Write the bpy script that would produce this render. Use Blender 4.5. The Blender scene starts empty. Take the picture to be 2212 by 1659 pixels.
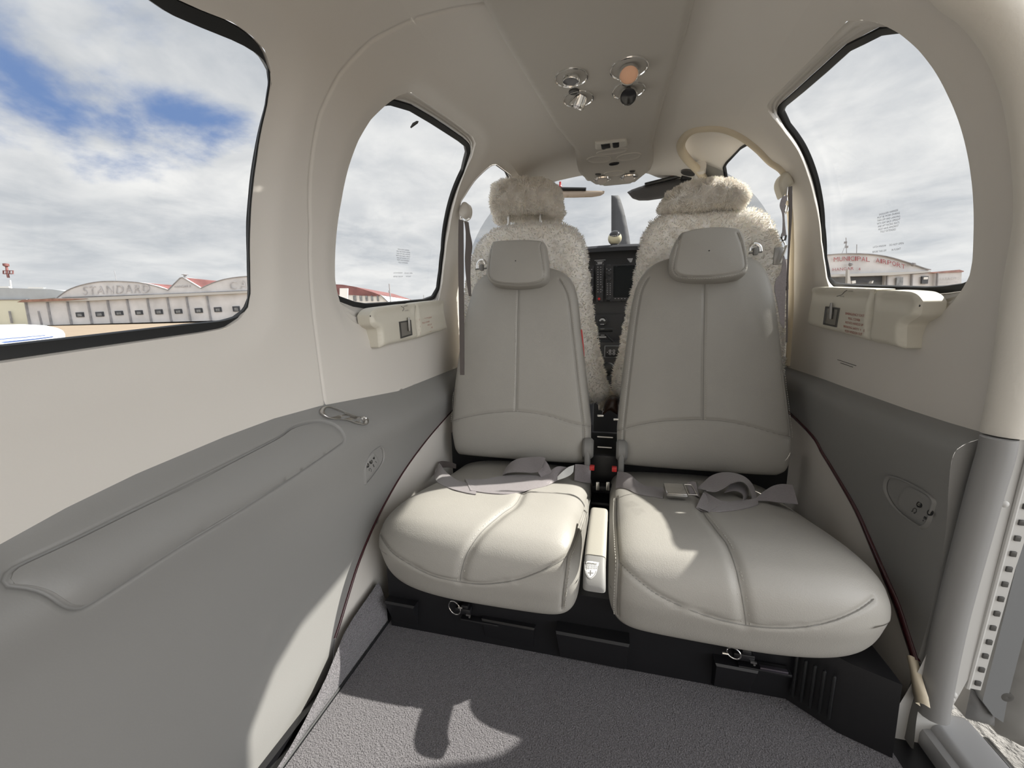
import bpy, bmesh, math, random
import numpy as np
from mathutils import Vector, Matrix
from mathutils.geometry import delaunay_2d_cdt
random.seed(7); rng = np.random.default_rng(7)
PI = math.pi
# ---------------------------------------------------------------- camera (solved from the mirror symmetry of the cabin)
FPX, W_, H_ = 840.0, 2212, 1659
YAW, PITCH, ROLL = map(math.radians, (14.48, 10.05, -1.10))
CAM = np.array([.0182, 0.0, 0.0])
def _axes():
    f = np.array([-math.sin(YAW)*math.cos(PITCH), math.cos(YAW)*math.cos(PITCH), -math.sin(PITCH)])
    r0 = np.cross(f, [0, 0, 1.]); r0 /= np.linalg.norm(r0); u0 = np.cross(r0, f)
    return math.cos(ROLL)*r0+math.sin(ROLL)*u0, -math.sin(ROLL)*r0+math.cos(ROLL)*u0, f
CR, CU, CF = _axes()
def ray(px, py): return CF+(px-W_/2)/FPX*CR-(py-H_/2)/FPX*CU
def atY(px, py, y): d = ray(px, py); return CAM+d*(y-CAM[1])/d[1]
def atX(px, py, x): d = ray(px, py); return CAM+d*(x-CAM[0])/d[0]
def atZ(px, py, z): d = ray(px, py); return CAM+d*(z-CAM[2])/d[2]
def atW(px, py, w): return CAM+ray(px, py)*w
def atPlane(px, py, p0, n):
    d = ray(px, py); n = np.asarray(n, float); return CAM+d*(np.dot(np.asarray(p0)-CAM, n)/np.dot(d, n))
# ---------------------------------------------------------------- cabin shell: a superellipse section swept along Y
NS, ZC, A0, BT, BB = 2.6, -.05, .55, .55, 1.0
def kx(Y): 
    t = np.clip((np.asarray(Y, float)-1.25)/1.3, 0, 1); return 1-.16*t*t
def kz(Y):
    t = np.clip((np.asarray(Y, float)-1.45)/1.1, 0, 1); return 1-.30*t*t
_ph = np.linspace(PI/2, -PI/2, 4001)
def _prof(ph, d):
    c, s = np.cos(ph), np.sin(ph)
    b = np.where(s > 0, BT+d, BB+d)
    return (A0+d)*np.abs(c)**(2/NS), ZC+b*np.sign(s)*np.abs(s)**(2/NS)
_x, _z = _prof(_ph, 0.0)
_S = np.concatenate([[0], np.cumsum(np.hypot(np.diff(_x), np.diff(_z)))])
SMAX = _S[-1]
def shell(Y, sg, d=0.0):
    """point of the cabin surface: station Y, signed arc length sg from the roof centre (negative = left), offset d outward"""
    Y = np.asarray(Y, float); sg = np.asarray(sg, float); d = np.asarray(d, float)
    ph = np.interp(np.abs(sg), _S, _ph); x, z = _prof(ph, d)
    x = x*np.sign(sg)*kx(Y); z = np.where(z > ZC, ZC+(z-ZC)*kz(Y), z)
    return np.stack(np.broadcast_arrays(x, Y, z), -1)
def pix(px, py, d=0.0):
    """pixel of the photo traced onto the cabin surface -> (Y, sg)"""
    dr = ray(px, py)
    def g(t):
        p = CAM+dr*t; z = p[2]; z = ZC+(z-ZC)/kz(p[1]) if z > ZC else z
        b = BT+d if z > ZC else BB+d
        return (abs(p[0])/kx(p[1])/(A0+d))**NS+(abs(z-ZC)/b)**NS-1
    lo, hi = 0.0, .02
    while g(hi) < 0 and hi < 8: lo, hi = hi, hi+.02
    for _ in range(50):
        m = (lo+hi)/2
        if g(m) < 0: lo = m
        else: hi = m
    p = CAM+dr*lo; z = p[2]; z = ZC+(z-ZC)/kz(p[1]) if z > ZC else z
    b = BT+d if z > ZC else BB+d
    c = (min(1, abs(p[0])/kx(p[1])/(A0+d)))**(NS/2); s = np.sign(z-ZC)*(min(1, abs(z-ZC)/b))**(NS/2)
    ph = math.atan2(s, c)
    return float(p[1]), float(np.sign(p[0])*np.interp(-ph, -_ph, _S))
SKY, SKY_BOOST, SKY_BOOST_DIR, SUN, SUN_DIR, EXPO = 1.42, 4.3, (1, -.45, .1), 13.0, (1, .42, 1.07), 0.0
# ---------------------------------------------------------------- scene helpers
scene = bpy.context.scene; COL = scene.collection
def tag(o, label=None, cat=None, group=None, kind=None):
    if label: o['label'] = label
    if cat: o['category'] = cat
    if group: o['group'] = group
    if kind: o['kind'] = kind
    return o
def adopt(o, parent):
    o.parent = parent; o.matrix_parent_inverse = Matrix.Translation(-parent.location)
def new(name, verts, faces, mat=None, parent=None, smooth=True, sharp=None, mats=None, midx=None):
    me = bpy.data.meshes.new(name)
    v = np.asarray(verts, float).reshape(-1, 3)
    off = np.zeros(3)
    if parent is None and len(v):
        off = np.array([(v[:, 0].min()+v[:, 0].max())/2, (v[:, 1].min()+v[:, 1].max())/2, v[:, 2].min()])
    me.from_pydata((v-off).tolist(), [], [tuple(map(int, f)) for f in faces]); me.update()
    if mats:
        for m in mats: me.materials.append(m)
        if midx is not None: me.polygons.foreach_set('material_index', np.asarray(midx, np.int32))
    elif mat: me.materials.append(mat)
    me.polygons.foreach_set('use_smooth', np.full(len(me.polygons), smooth))
    if smooth and sharp: me.set_sharp_from_angle(angle=math.radians(sharp))
    o = bpy.data.objects.new(name, me); COL.objects.link(o); o.location = off
    if parent is not None: adopt(o, parent)
    return o
def root(name, loc, label, cat, group=None, kind=None):
    o = bpy.data.objects.new(name, None); COL.objects.link(o); o.location = tuple(map(float, loc)); o.empty_display_size = .05
    return tag(o, label, cat, group, kind)
def unit(v): v = np.asarray(v, float); return v/np.linalg.norm(v)
class MB:
    """collects shapes for ONE mesh"""
    def __init__(s): s.v = []; s.f = []; s.n = 0; s.m = []
    def add(s, v, f, mi=0):
        v = np.asarray(v, float).reshape(-1, 3)
        s.v.append(v); s.f += [tuple(int(i)+s.n for i in q) for q in f]; s.m += [mi]*len(f); s.n += len(v); return s
    def grid(s, P, cu=False, cv=False, mi=0):
        P = np.asarray(P, float); a, b = P.shape[:2]
        f = [(i*b+j, ((i+1) % a)*b+j, ((i+1) % a)*b+(j+1) % b, i*b+(j+1) % b) for i in range(a if cu else a-1) for j in range(b if cv else b-1)]
        return s.add(P.reshape(-1, 3), f, mi)
    def tube(s, pts, r, n=10, closed=False, caps=True, mi=0, flat=1.0, up=None):
        pts = np.asarray(pts, float); k = len(pts); r = np.broadcast_to(np.asarray(r, float), (k,))
        t = np.gradient(pts, axis=0) if not closed else np.roll(pts, -1, 0)-np.roll(pts, 1, 0)
        t /= np.linalg.norm(t, axis=1)[:, None]+1e-12
        a = np.array(up if up is not None else ([0, 0, 1.] if abs(t[0][2]) < .9 else [1., 0, 0]))
        R = []
        for i in range(k):
            b = a-t[i]*np.dot(a, t[i]); b /= np.linalg.norm(b)+1e-12
            if up is None: a = b
            c = np.cross(t[i], b)
            R.append([pts[i]+r[i]*(math.cos(2*PI*j/n)*b*flat+math.sin(2*PI*j/n)*c) for j in range(n)])
        s.grid(R, closed, True, mi)
        if caps and not closed:
            for e, o in ((0, 1), (k-1, -1)):
                s.add(R[e], [tuple(range(n))[::o]], mi)
        return s
    def box(s, c, size, rot=None, mi=0):
        c = np.asarray(c, float); h = np.asarray(size, float)/2
        v = np.array([[x, y, z] for x in (-1, 1) for y in (-1, 1) for z in (-1, 1)])*h
        if rot is not None: v = v@np.asarray(rot, float)     # rows of rot = local axes
        return s.add(v+c, [(0, 1, 3, 2), (4, 6, 7, 5), (0, 4, 5, 1), (2, 3, 7, 6), (0, 2, 6, 4), (1, 5, 7, 3)], mi)
    def rbox(s, c, size, r=.003, rot=None, seg=2, mi=0):
        bm = bmesh.new(); bmesh.ops.create_cube(bm, size=1)
        for v in bm.verts: v.co = Vector([a*b for a, b in zip(v.co, size)])
        bmesh.ops.bevel(bm, geom=list(bm.edges), offset=min(r, .49*min(size)), segments=seg, profile=.5, affect='EDGES')
        v = np.array([q.co[:] for q in bm.verts]); f = [tuple(q.index for q in p.verts) for p in bm.faces]; bm.free()
        if rot is not None: v = v@np.asarray(rot, float)
        return s.add(v+np.asarray(c, float), f, mi)
    def prism(s, poly, off, mi=0):
        """flat 3-D outline swept by the vector off"""
        p = np.asarray(poly, float); k = len(p); q = p+np.asarray(off, float)
        return s.add(np.vstack([p, q]), [tuple(range(k))[::-1], tuple(range(k, 2*k))]+[(i, (i+1) % k, (i+1) % k+k, i+k) for i in range(k)], mi)
    def lathe(s, c, prof, axis=(0, 0, 1), n=28, mi=0, xdir=None, sx=1.0):
        """prof = [(radius, height)] turned about axis through c"""
        a = unit(axis); x = unit(np.cross(a, [0, 1., 0.3])) if xdir is None else unit(np.asarray(xdir)-a*np.dot(xdir, a)); y = np.cross(a, x)
        G = [[np.asarray(c)+a*h+r*(math.cos(2*PI*j/n)*x*sx+math.sin(2*PI*j/n)*y) for j in range(n)] for r, h in prof]
        return s.grid(G, False, True, mi)
    def disc(s, c, r, axis, n=24, mi=0, xdir=None, sx=1.0): return s.lathe(c, [(r, 0), (1e-5, 0)], axis, n, mi, xdir, sx)
    def build(s, name, mat, parent=None, smooth=True, sharp=40):
        ml = mat if isinstance(mat, (list, tuple)) else None
        return new(name, np.vstack(s.v), s.f, None if ml else mat, parent, smooth, sharp, ml, s.m if ml else None)
def resample(p, step, closed=True):
    p = np.asarray(p, float); q = np.vstack([p, p[:1]]) if closed else p
    L = np.concatenate([[0], np.cumsum(np.linalg.norm(np.diff(q, axis=0), axis=1))])
    n = max(3, int(round(L[-1]/step))); t = np.linspace(0, L[-1], n+1)
    if closed: t = t[:-1]
    return np.stack([np.interp(t, L, q[:, k]) for k in range(q.shape[1])], -1)
def spline(p, n=8, closed=False):
    """Catmull-Rom through p"""
    p = np.asarray(p, float); k = len(p); out = []
    idx = lambda i: p[i % k] if closed else p[min(max(i, 0), k-1)]
    for i in range(k if closed else k-1):
        a, b, c, d = idx(i-1), idx(i), idx(i+1), idx(i+2)
        for t in np.arange(n)/n: out.append(.5*((2*b)+(c-a)*t+(2*a-5*b+4*c-d)*t*t+(3*b-a-3*c+d)*t**3))
    if not closed: out.append(p[-1])
    return np.array(out)
def inside(P, poly):
    P = np.asarray(P); poly = np.asarray(poly); x, y = P[:, 0], P[:, 1]; r = np.zeros(len(P), bool); j = len(poly)-1
    for i in range(len(poly)):
        xi, yi = poly[i]; xj, yj = poly[j]
        if yi != yj: r ^= ((yi > y) != (yj > y)) & (x < (xj-xi)*(y-yi)/(yj-yi)+xi)
        j = i
    return r
def pdist(P, line, closed=True):
    P = np.asarray(P, float); L = np.asarray(line, float); A = L if closed else L[:-1]; B = np.roll(L, -1, 0) if closed else L[1:]
    best = np.full(len(P), 1e9)
    for a, b in zip(A, B):
        ab = b-a; t = np.clip(((P-a)@ab)/(ab@ab+1e-15), 0, 1); best = np.minimum(best, np.linalg.norm(P-(a+t[:, None]*ab), axis=1))
    return best
def cdt(outer, holes=(), step=.014, lines=()):
    """fine triangles filling a 2-D outline with holes"""
    rings = [resample(outer, step*.6)]+[resample(h, step*.5) for h in holes]
    pts = []; edges = []
    for r in rings:
        b = len(pts); pts += r.tolist(); edges += [(b+i, b+(i+1) % len(r)) for i in range(len(r))]
    o = np.asarray(outer); lo, hi = o.min(0), o.max(0)
    gx, gy = np.meshgrid(np.arange(lo[0], hi[0], step), np.arange(lo[1], hi[1], step)); gx = gx+(np.arange(gx.shape[0]) % 2)[:, None]*step/2
    G = np.stack([gx.ravel(), gy.ravel()], -1); ok = inside(G, rings[0])
    for h in rings[1:]: ok &= ~inside(G, h)
    G = G[ok]
    for r in rings: G = G[pdist(G, r) > step*.45] if len(G) else G
    pts += G.tolist()
    r = delaunay_2d_cdt([Vector(p) for p in pts], edges, [], 0, 1e-7)
    P = np.array([v[:] for v in r[0]]); T = np.array([f[:] for f in r[2]])
    c = P[T].mean(1); ok = inside(c, rings[0])
    for h in rings[1:]: ok &= ~inside(c, h)
    return P, T[ok]
def patch(name, outer, holes, mat, parent=None, d=0.0, step=.014, disp=None, kind=None):
    P, T = cdt(outer, holes, step); dv = d+(disp(P) if disp is not None else 0.0)
    o = new(name, shell(P[:, 0], P[:, 1], dv), T, mat, parent)
    if kind: o['kind'] = kind
    return o
def polar(poly, c, n):
    """closed outline -> n points at equal angles about c"""
    p = resample(poly, .002)-c; a = np.arctan2(p[:, 1], p[:, 0]); r = np.hypot(p[:, 0], p[:, 1]); k = np.argsort(a); a, r = a[k], r[k]
    a = np.concatenate([a[-3:]-2*PI, a, a[:3]+2*PI]); r = np.concatenate([r[-3:], r, r[:3]])
    t = np.linspace(-PI, PI, n, endpoint=False); return t, np.interp(t, a, r)
def text_mesh(s, size=1.0, spacing=1.0, align='CENTER'):
    """outline of a line of lettering as flat verts/faces"""
    cu = bpy.data.curves.new('lettering', 'FONT'); cu.body = s; cu.size = size; cu.align_x = align; cu.space_character = spacing; cu.resolution_u = 3
    o = bpy.data.objects.new('lettering', cu); COL.objects.link(o); bpy.context.view_layer.update()
    me = bpy.data.meshes.new_from_object(o.evaluated_get(bpy.context.evaluated_depsgraph_get()))
    v = np.array([q.co[:] for q in me.vertices]).reshape(-1, 3); f = [tuple(p.vertices) for p in me.polygons]
    bpy.data.objects.remove(o); bpy.data.meshes.remove(me); bpy.data.curves.remove(cu); return v, f
# ---------------------------------------------------------------- materials
MATS = {}
def mat(name, col, rough=.5, metal=0.0, bump=None, var=None, coat=0.0, sheen=0.0, spec=.5, emit=None, stretch=None):
    m = bpy.data.materials.new(name); m.use_nodes = True; nt = m.node_tree; N, L = nt.nodes, nt.links; b = N['Principled BSDF']
    b.inputs['Base Color'].default_value = (*col, 1); b.inputs['Roughness'].default_value = rough; b.inputs['Metallic'].default_value = metal
    b.inputs['Specular IOR Level'].default_value = spec; b.inputs['Coat Weight'].default_value = coat; b.inputs['Sheen Weight'].default_value = sheen
    if emit: b.inputs['Emission Color'].default_value = (*emit[0], 1); b.inputs['Emission Strength'].default_value = emit[1]
    tc = N.new('ShaderNodeTexCoord'); src = tc.outputs['Object']
    if stretch:
        mp = N.new('ShaderNodeMapping'); mp.inputs['Scale'].default_value = stretch; L.new(src, mp.inputs[0]); src = mp.outputs[0]
    if var:      # (scale, amount, detail) : mottled colour
        n = N.new('ShaderNodeTexNoise'); n.inputs['Scale'].default_value = var[0]; n.inputs['Detail'].default_value = var[2] if len(var) > 2 else 4; L.new(src, n.inputs['Vector'])
        r = N.new('ShaderNodeMapRange'); r.inputs[1].default_value = .3; r.inputs[2].default_value = .7; r.inputs[3].default_value = 1-var[1]; r.inputs[4].default_value = 1+var[1]; L.new(n.outputs['Fac'], r.inputs[0])
        x = N.new('ShaderNodeMix'); x.data_type = 'RGBA'; x.blend_type = 'MULTIPLY'; x.inputs[0].default_value = 1; x.inputs[6].default_value = (*col, 1)
        c = N.new('ShaderNodeCombineColor'); [L.new(r.outputs[0], c.inputs[k]) for k in range(3)]; L.new(c.outputs[0], x.inputs[7]); L.new(x.outputs[2], b.inputs['Base Color'])
    if bump:     # [(kind, scale, strength, distance), ...]
        prev = None
        for kd, sc, st, ds in bump:
            if kd == 'v': n = N.new('ShaderNodeTexVoronoi'); n.inputs['Scale'].default_value = sc; o = n.outputs['Distance']
            else: n = N.new('ShaderNodeTexNoise'); n.inputs['Scale'].default_value = sc; n.inputs['Detail'].default_value = 3; o = n.outputs['Fac']
            L.new(src, n.inputs['Vector']); bp = N.new('ShaderNodeBump'); bp.inputs['Strength'].default_value = st; bp.inputs['Distance'].default_value = ds
            L.new(o, bp.inputs['Height'])
            if prev: L.new(prev, bp.inputs['Normal'])
            prev = bp.outputs[0]
        L.new(prev, b.inputs['Normal'])
    MATS[name] = m; return m
def glass(name, tint, refl=.05):
    m = bpy.data.materials.new(name); m.use_nodes = True; nt = m.node_tree; N, L = nt.nodes, nt.links; N.remove(N['Principled BSDF']); out = N['Material Output']
    t = N.new('ShaderNodeBsdfTransparent'); t.inputs[0].default_value = (*tint, 1); g = N.new('ShaderNodeBsdfGlossy'); g.inputs['Roughness'].default_value = .02
    fr = N.new('ShaderNodeLayerWeight'); pw = N.new('ShaderNodeMath'); pw.operation = 'POWER'; pw.inputs[1].default_value = 5; L.new(fr.outputs['Facing'], pw.inputs[0]); k = N.new('ShaderNodeMath'); k.operation = 'MULTIPLY_ADD'; k.inputs[1].default_value = .4; k.inputs[2].default_value = refl*.4; L.new(pw.outputs[0], k.inputs[0])
    x = N.new('ShaderNodeMixShader'); L.new(k.outputs[0], x.inputs[0]); L.new(t.outputs[0], x.inputs[1]); L.new(g.outputs[0], x.inputs[2]); L.new(x.outputs[0], out.inputs[0]); return m
FINE = [('v', 900, .12, .001)]
M_cream = mat('cream_liner', (.615, .587, .545), .62, bump=[('n', 420, .10, .001)], var=(3, .02))
M_grey = mat('grey_moulding', (.225, .222, .214), .55, bump=[('n', 500, .12, .001)], var=(4, .02))
M_leather = mat('grey_leather', (.345, .332, .305), .46, bump=[('v', 520, .16, .0012), ('n', 22, .10, .004)], var=(9, .03), spec=.45)
M_seam = mat('seam_thread', (.22, .215, .20), .7)
M_thread = mat('stitch_thread', (.47, .46, .42), .6)
M_carpet = mat('charcoal_carpet', (.150, .142, .152), .95, bump=[('n', 420, 1.0, .006), ('n', 130, .5, .004)], var=(520, .55, 6), sheen=.25, spec=.1)
M_black = mat('black_plastic', (.008, .008, .0095), .38, bump=[('n', 300, .08, .001)])
M_rubber = mat('black_rubber', (.012, .013, .014), .45)
M_chrome = mat('polished_metal', (.78, .77, .75), .12, metal=1)
M_satin = mat('satin_metal', (.55, .54, .52), .28, metal=1)
M_belt = mat('mauve_webbing', (.235, .212, .220), .42, bump=[('n', 700, .5, .001)], var=(260, .10), sheen=.3, stretch=(1, 1, 1))
M_belt_d = mat('brown_webbing', (.11, .095, .09), .75, bump=[('n', 700, .5, .001)])
M_burg = mat('burgundy_strip', (.045, .008, .012), .22, coat=.4)
M_fur = mat('sheepskin', (.93, .90, .85), .9, bump=[('n', 160, .5, .003)], var=(60, .05), sheen=.2, spec=.1)
_b = M_fur.node_tree.nodes['Principled BSDF']; _b.inputs['Subsurface Weight'].default_value = .6; _b.inputs['Subsurface Radius'].default_value = (1, .9, .75); _b.inputs['Subsurface Scale'].default_value = .025
M_white = mat('white_print', (.8, .8, .78), .5)
M_red = mat('red_print', (.34, .06, .04), .6)
M_dkred = mat('red_button', (.45, .02, .02), .3)
M_ink = mat('dark_print', (.05, .05, .05), .6)
M_pglass = glass('tinted_pane', (.66, .67, .675))
M_panelblk = mat('panel_black', (.030, .030, .032), .5)
M_screen = mat('dark_screen', (.006, .008, .009), .35, spec=.2)
M_tan = mat('tan_visor', (.50, .41, .33), .5)
M_smoke = mat('smoke_visor', (.09, .09, .095), .25)
M_frame = mat('painted_frame', (.50, .495, .48), .5)
M_beige = mat('beige_trim', (.56, .49, .37), .55)
M_lens_d = mat('dark_lens', (.03, .03, .032), .1)
M_lens_g = mat('grey_lens', (.16, .16, .165), .15)
M_lens_w = mat('amber_lens', (.62, .36, .24), .3, emit=((1, .55, .32), .12))
# ---------------------------------------------------------------- cabin shell
def cdt_l(outer, holes, step, lines):
    """cdt with extra rows of points along creases"""
    rings = [resample(outer, step*.6)]+[resample(h, step*.5) for h in holes]
    pts, edges = [], []
    for r in rings:
        b = len(pts); pts += r.tolist(); edges += [(b+i, b+(i+1) % len(r)) for i in range(len(r))]
    o = np.asarray(outer); lo, hi = o.min(0), o.max(0)
    gx, gy = np.meshgrid(np.arange(lo[0], hi[0], step), np.arange(lo[1], hi[1], step)); gx = gx+(np.arange(gx.shape[0]) % 2)[:, None]*step/2
    G = np.stack([gx.ravel(), gy.ravel()], -1); ext = []
    for ln, cl in lines:
        q = resample(ln, .006, cl); t = np.gradient(q, axis=0) if not cl else np.roll(q, -1, 0)-np.roll(q, 1, 0); t /= np.linalg.norm(t, axis=1)[:, None]+1e-12; nn = np.stack([-t[:, 1], t[:, 0]], -1)
        for k in (0, -.0016, .0016, -.0036, .0036, -.007, .007): ext.append(q+nn*k)
        G = G[pdist(G, q, cl) > .011]
    if ext: G = np.vstack([G]+ext)
    ok = inside(G, rings[0])
    for h in rings[1:]: ok &= ~inside(G, h)
    G = G[ok]
    for r in rings: G = G[pdist(G, r) > min(step*.4, .0022)]
    pts += G.tolist()
    r = delaunay_2d_cdt([Vector(p) for p in pts], edges, [], 0, 1e-7)
    P = np.array([v[:] for v in r[0]]); T = np.array([f[:] for f in r[2]])
    c = P[T].mean(1); ok = inside(c, rings[0])
    for h in rings[1:]: ok &= ~inside(c, h)
    return P, T[ok]
def wall(name, outer, holes, mat, d=None, step=.014, lines=(), flare=(), parent=None, gdepth=.0035, gw=.0018):
    P, T = cdt_l(outer, holes, step, lines); dv = d(P) if callable(d) else np.full(len(P), d or 0.0)
    for h, amt, w in flare:
        t = np.clip(1-pdist(P, h)/w, 0, 1); dv += amt*t*t*(3-2*t)
    for ln, cl in lines: dv += gdepth*np.exp(-(pdist(P, ln, cl)/gw)**2)
    return new(name, shell(P[:, 0], P[:, 1], dv), T, mat, parent)
pxl = lambda L, d=0.0: [pix(x, y, d) for x, y in L]
# -- traced outlines in (station, arc) of the shell
seamL = [(.660, -1.03), (.655, -.87), (.648, -.69), (.628, -.60), (.609, -.509), (.606, -.44), (.614, -.371), (.640, -.294), (.678, -.20)]
bolL = pxl([(0, 1176), (143, 1097), (296, 1023), (484, 944), (592, 904), (691, 877), (859, 845), (985, 795)])
bolR = pxl([(2129, 936), (2050, 913), (1960, 884), (1870, 852), (1780, 820), (1705, 795)])
zb = 1.036
bolL = [(-.57, -1.05), (-.1, -1.05)]+[p for p in bolL]+[(1.6, -1.03)]
bolR = bolR+[(1.6, 1.03)]
W2near = pxl([(769, 695), (752, 678), (742, 656), (735, 630), (731, 605), (731, 560), (734, 511), (745, 437), (759, 371), (781, 310), (808, 265), (845, 230), (870, 213), (892, 206)])
W2far = pxl([(940, 238), (975, 262), (1005, 284), (1026, 302), (1032, 316), (1024, 345), (1004, 390), (988, 440), (976, 500), (967, 560), (961, 610), (955, 640)])
W2L = W2near+W2far+[(1.22, -.86), (1.1, -.885), (.95, -.893), (.86, -.89)]
g2 = pxl([(927, 265), (960, 286), (988, 304), (1003, 316), (1006, 330), (997, 367), (976, 416), (962, 470), (954, 539), (949, 585), (944, 622), (934, 639), (915, 646), (880, 649), (845, 652), (790, 655), (765, 651)], .034)
G2L = [(.735, -.77), (.731, -.69), (.727, -.60), (.724, -.50), (.735, -.455), (.775, -.425), (.83, -.407)]+g2+[(.775, -.812), (.75, -.797)]
WRnear = pxl([(1979, 698), (1997, 686), (2025, 674), (2043, 656), (2064, 628), (2080, 599), (2086, 566), (2088, 517), (2088, 454), (2082, 384), (2072, 328), (2054, 265), (2033, 216), (2005, 164), (1970, 119), (1929, 84), (1888, 63), (1850, 56), (1820, 58)])
WRfar = pxl([(1754, 129), (1684, 199), (1657, 226), (1650, 238), (1654, 250), (1663, 262), (1691, 297), (1716, 332), (1737, 384), (1751, 436), (1765, 524), (1770, 558), (1776, 600), (1785, 630)])
WR = WRnear+WRfar+[(1.23, .87), (1.1, .892), (.95, .895), (.88, .893)]
gR = pxl([(1840, 108), (1789, 154), (1740, 196), (1698, 230), (1692, 241), (1705, 269), (1737, 314), (1758, 363), (1772, 419), (1779, 489), (1783, 555), (1791, 599), (1803, 611), (1847, 615), (1924, 617), (2002, 619), (2040, 617)], .034)
GR = [(.775, .79), (.772, .71), (.768, .62), (.765, .52), (.775, .455), (.82, .418), (.85, .408)]+gR+[(.83, .823), (.795, .812)]
W1 = pxl([(390, 8), (450, 35), (515, 60), (555, 88), (583, 118), (596, 155), (598, 190), (590, 240), (578, 290), (568, 350), (558, 425), (553, 500), (553, 575), (554, 635), (548, 665), (530, 690), (500, 710), (450, 720), (250, 750), (0, 788)])
W1L = W1+[(.15, -.885), (0, -.88), (-.15, -.86), (-.22, -.80), (-.24, -.7), (-.22, -.6), (-.15, -.53), (0, -.495), (.2, -.485)]
g1 = pxl([(320, 0), (360, 27), (425, 55), (500, 85), (540, 105), (565, 128), (580, 155), (584, 190), (578, 225), (563, 280), (553, 330), (545, 380), (540, 430), (536, 480), (537, 550), (539, 625), (538, 645), (528, 668), (505, 685), (475, 693), (400, 700), (200, 723), (0, 745)], .014)
G1L = g1+[(.15, -.868), (0, -.862), (-.14, -.845), (-.205, -.79), (-.222, -.7), (-.205, -.605), (-.14, -.545), (0, -.513), (.2, -.505)]
FL = pxl([(1004, 640), (1003, 600), (1001, 540), (998, 490), (998, 460), (1000, 440), (1010, 425), (1030, 395), (1050, 375), (1065, 363), (1076, 361)])+[(1.344, -.321), (1.60, -.345), (1.85, -.43), (2.02, -.55), (2.08, -.68), (2.0, -.76), (1.75, -.79), (1.5, -.79)]
archR = pxl([(1517, 386), (1485, 349), (1470, 325), (1473, 304), (1492, 284), (1527, 277), (1562, 279), (1597, 293), (1635, 321), (1663, 349), (1691, 370), (1700, 400), (1707, 450), (1711, 520), (1711, 600), (1709, 700), (1703, 790)])
FR = archR+[(1.40, 1.12), (1.9, 1.10), (2.15, .95), (2.15, .70), (1.98, .52), (1.75, .40)]
creaseR = pxl([(2030, 6), (2075, 39), (2121, 90), (2151, 142), (2175, 205), (2190, 277), (2199, 362), (2201, 482), (2178, 618), (2155, 786), (2129, 928)])
# -- left wall, right wall, roof liner
wl = wall('wall_left', [(-.57, -.30)]+[(2.3, -.30), (2.3, -1.03)]+bolL[::-1], [W1L, W2L, FL], M_cream, lines=[(seamL[:-1], False)],
          flare=[(W1L, .010, .05), (W2L, .008, .035), (FL, .010, .03)])
tag(wl, kind='structure')
wr = wall('wall_right', [(.72, .30), (1.12, .30), (1.19, .165), (1.62, .165), (1.66, .27), (2.3, .30), (2.3, 1.03)]+bolR[::-1]+creaseR[::-1]+[(.70, .40)], [WR, FR], M_cream, flare=[(WR, .008, .035)])
tag(wr, kind='structure')
roof_front = [(1.62, .165), (1.588, .131), (1.565, .06), (1.55, 0), (1.547, -.115), (1.547, -.15), (1.541, -.201), (1.55, -.27), (1.60, -.30)]
ce = wall('ceiling', [(-.57, -.30), (-.57, .43), (.60, .43), (.70, .40), (.72, .30), (1.12, .30), (1.19, .165)]+roof_front, [], M_cream, lines=[([(.640, -.294), (.678, -.20), (.69, -.16)], False)])
tag(ce, kind='structure')
# -- windscreen posts between the side windows and the windscreen
mb = MB()
for sd in (-1, 1):
    Yp = np.linspace(1.5, 2.32, 14); sp = np.interp(Yp, [1.5, 1.75, 2.0, 2.32], [.30, .335, .42, .60]) if sd < 0 else np.interp(Yp, [1.5, 1.75, 2.0, 2.32], [.285, .335, .45, .62])
    mb.tube(shell(Yp, sd*sp, .012), .02, 10)
tag(mb.build('trim_1', M_cream), kind='structure')
# -- windows: liner reveal, rubber seal, pane
def window(name, liner, gl, label, dg=.034, steps=True, seal=.015, flat_seal=False, flare=.008):
    W = root(name, shell(*np.mean(gl, 0)), label, None, kind='structure')
    c = np.mean(resample(gl, .01), 0); n = 300
    t, rl = polar(liner, c, n); _, rg = polar(gl, c, n); u = np.stack([np.cos(t), np.sin(t)], -1)
    rs = rg+seal
    def ring(r, d): p = c+u*r[:, None]; return shell(p[:, 0], p[:, 1], d)
    if steps:
        pr = [(0, flare), (.05, flare+.004), (.30, .016), (.36, .013), (.42, .020), (.62, .0235), (.68, .020), (.74, .027), (.97, .031), (1, .034)]
        rl2 = rl
        new('reveal', np.array([ring(rl2*(1-k)+rs*k, d*dg/.034) for k, d in pr]).reshape(-1, 3), MB().grid(np.zeros((len(pr), n, 3)), False, True).f, M_cream, W)
    else:
        new('reveal', np.array([ring(rl, flare), ring(rl-.002, flare+.004)]).reshape(-1, 3), MB().grid(np.zeros((2, n, 3)), False, True).f, M_cream, W); rs = rl-.002
    q = [(rs, dg-.001 if steps else flare+.004), (rs-.0015, dg-.0045 if steps else flare+.001), (rg*.7+rs*.3, dg-.004 if steps else dg-.003), (rg+.0012, dg-.0035), (rg, dg-.001), (rg, dg+.004)]
    new('seal', np.array([ring(*a) for a in q]).reshape(-1, 3), MB().grid(np.zeros((len(q), n, 3)), False, True).f, M_rubber, W, sharp=50)
    p = [ring(rg*k+.001*k, dg) for k in np.linspace(1, 0, 9)[:-1]]+[np.repeat(shell(*c, dg)[None], n, 0)]
    new('pane', np.array(p).reshape(-1, 3), MB().grid(np.zeros((len(p), n, 3)), False, True).f, M_pglass, W)
    return W
win1 = window('window_1', W1L, G1L, None, .014, False, flare=.010)
win2 = window('window_2', W2L, G2L, None)
win3 = window('window_3', WR, GR, None)
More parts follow.
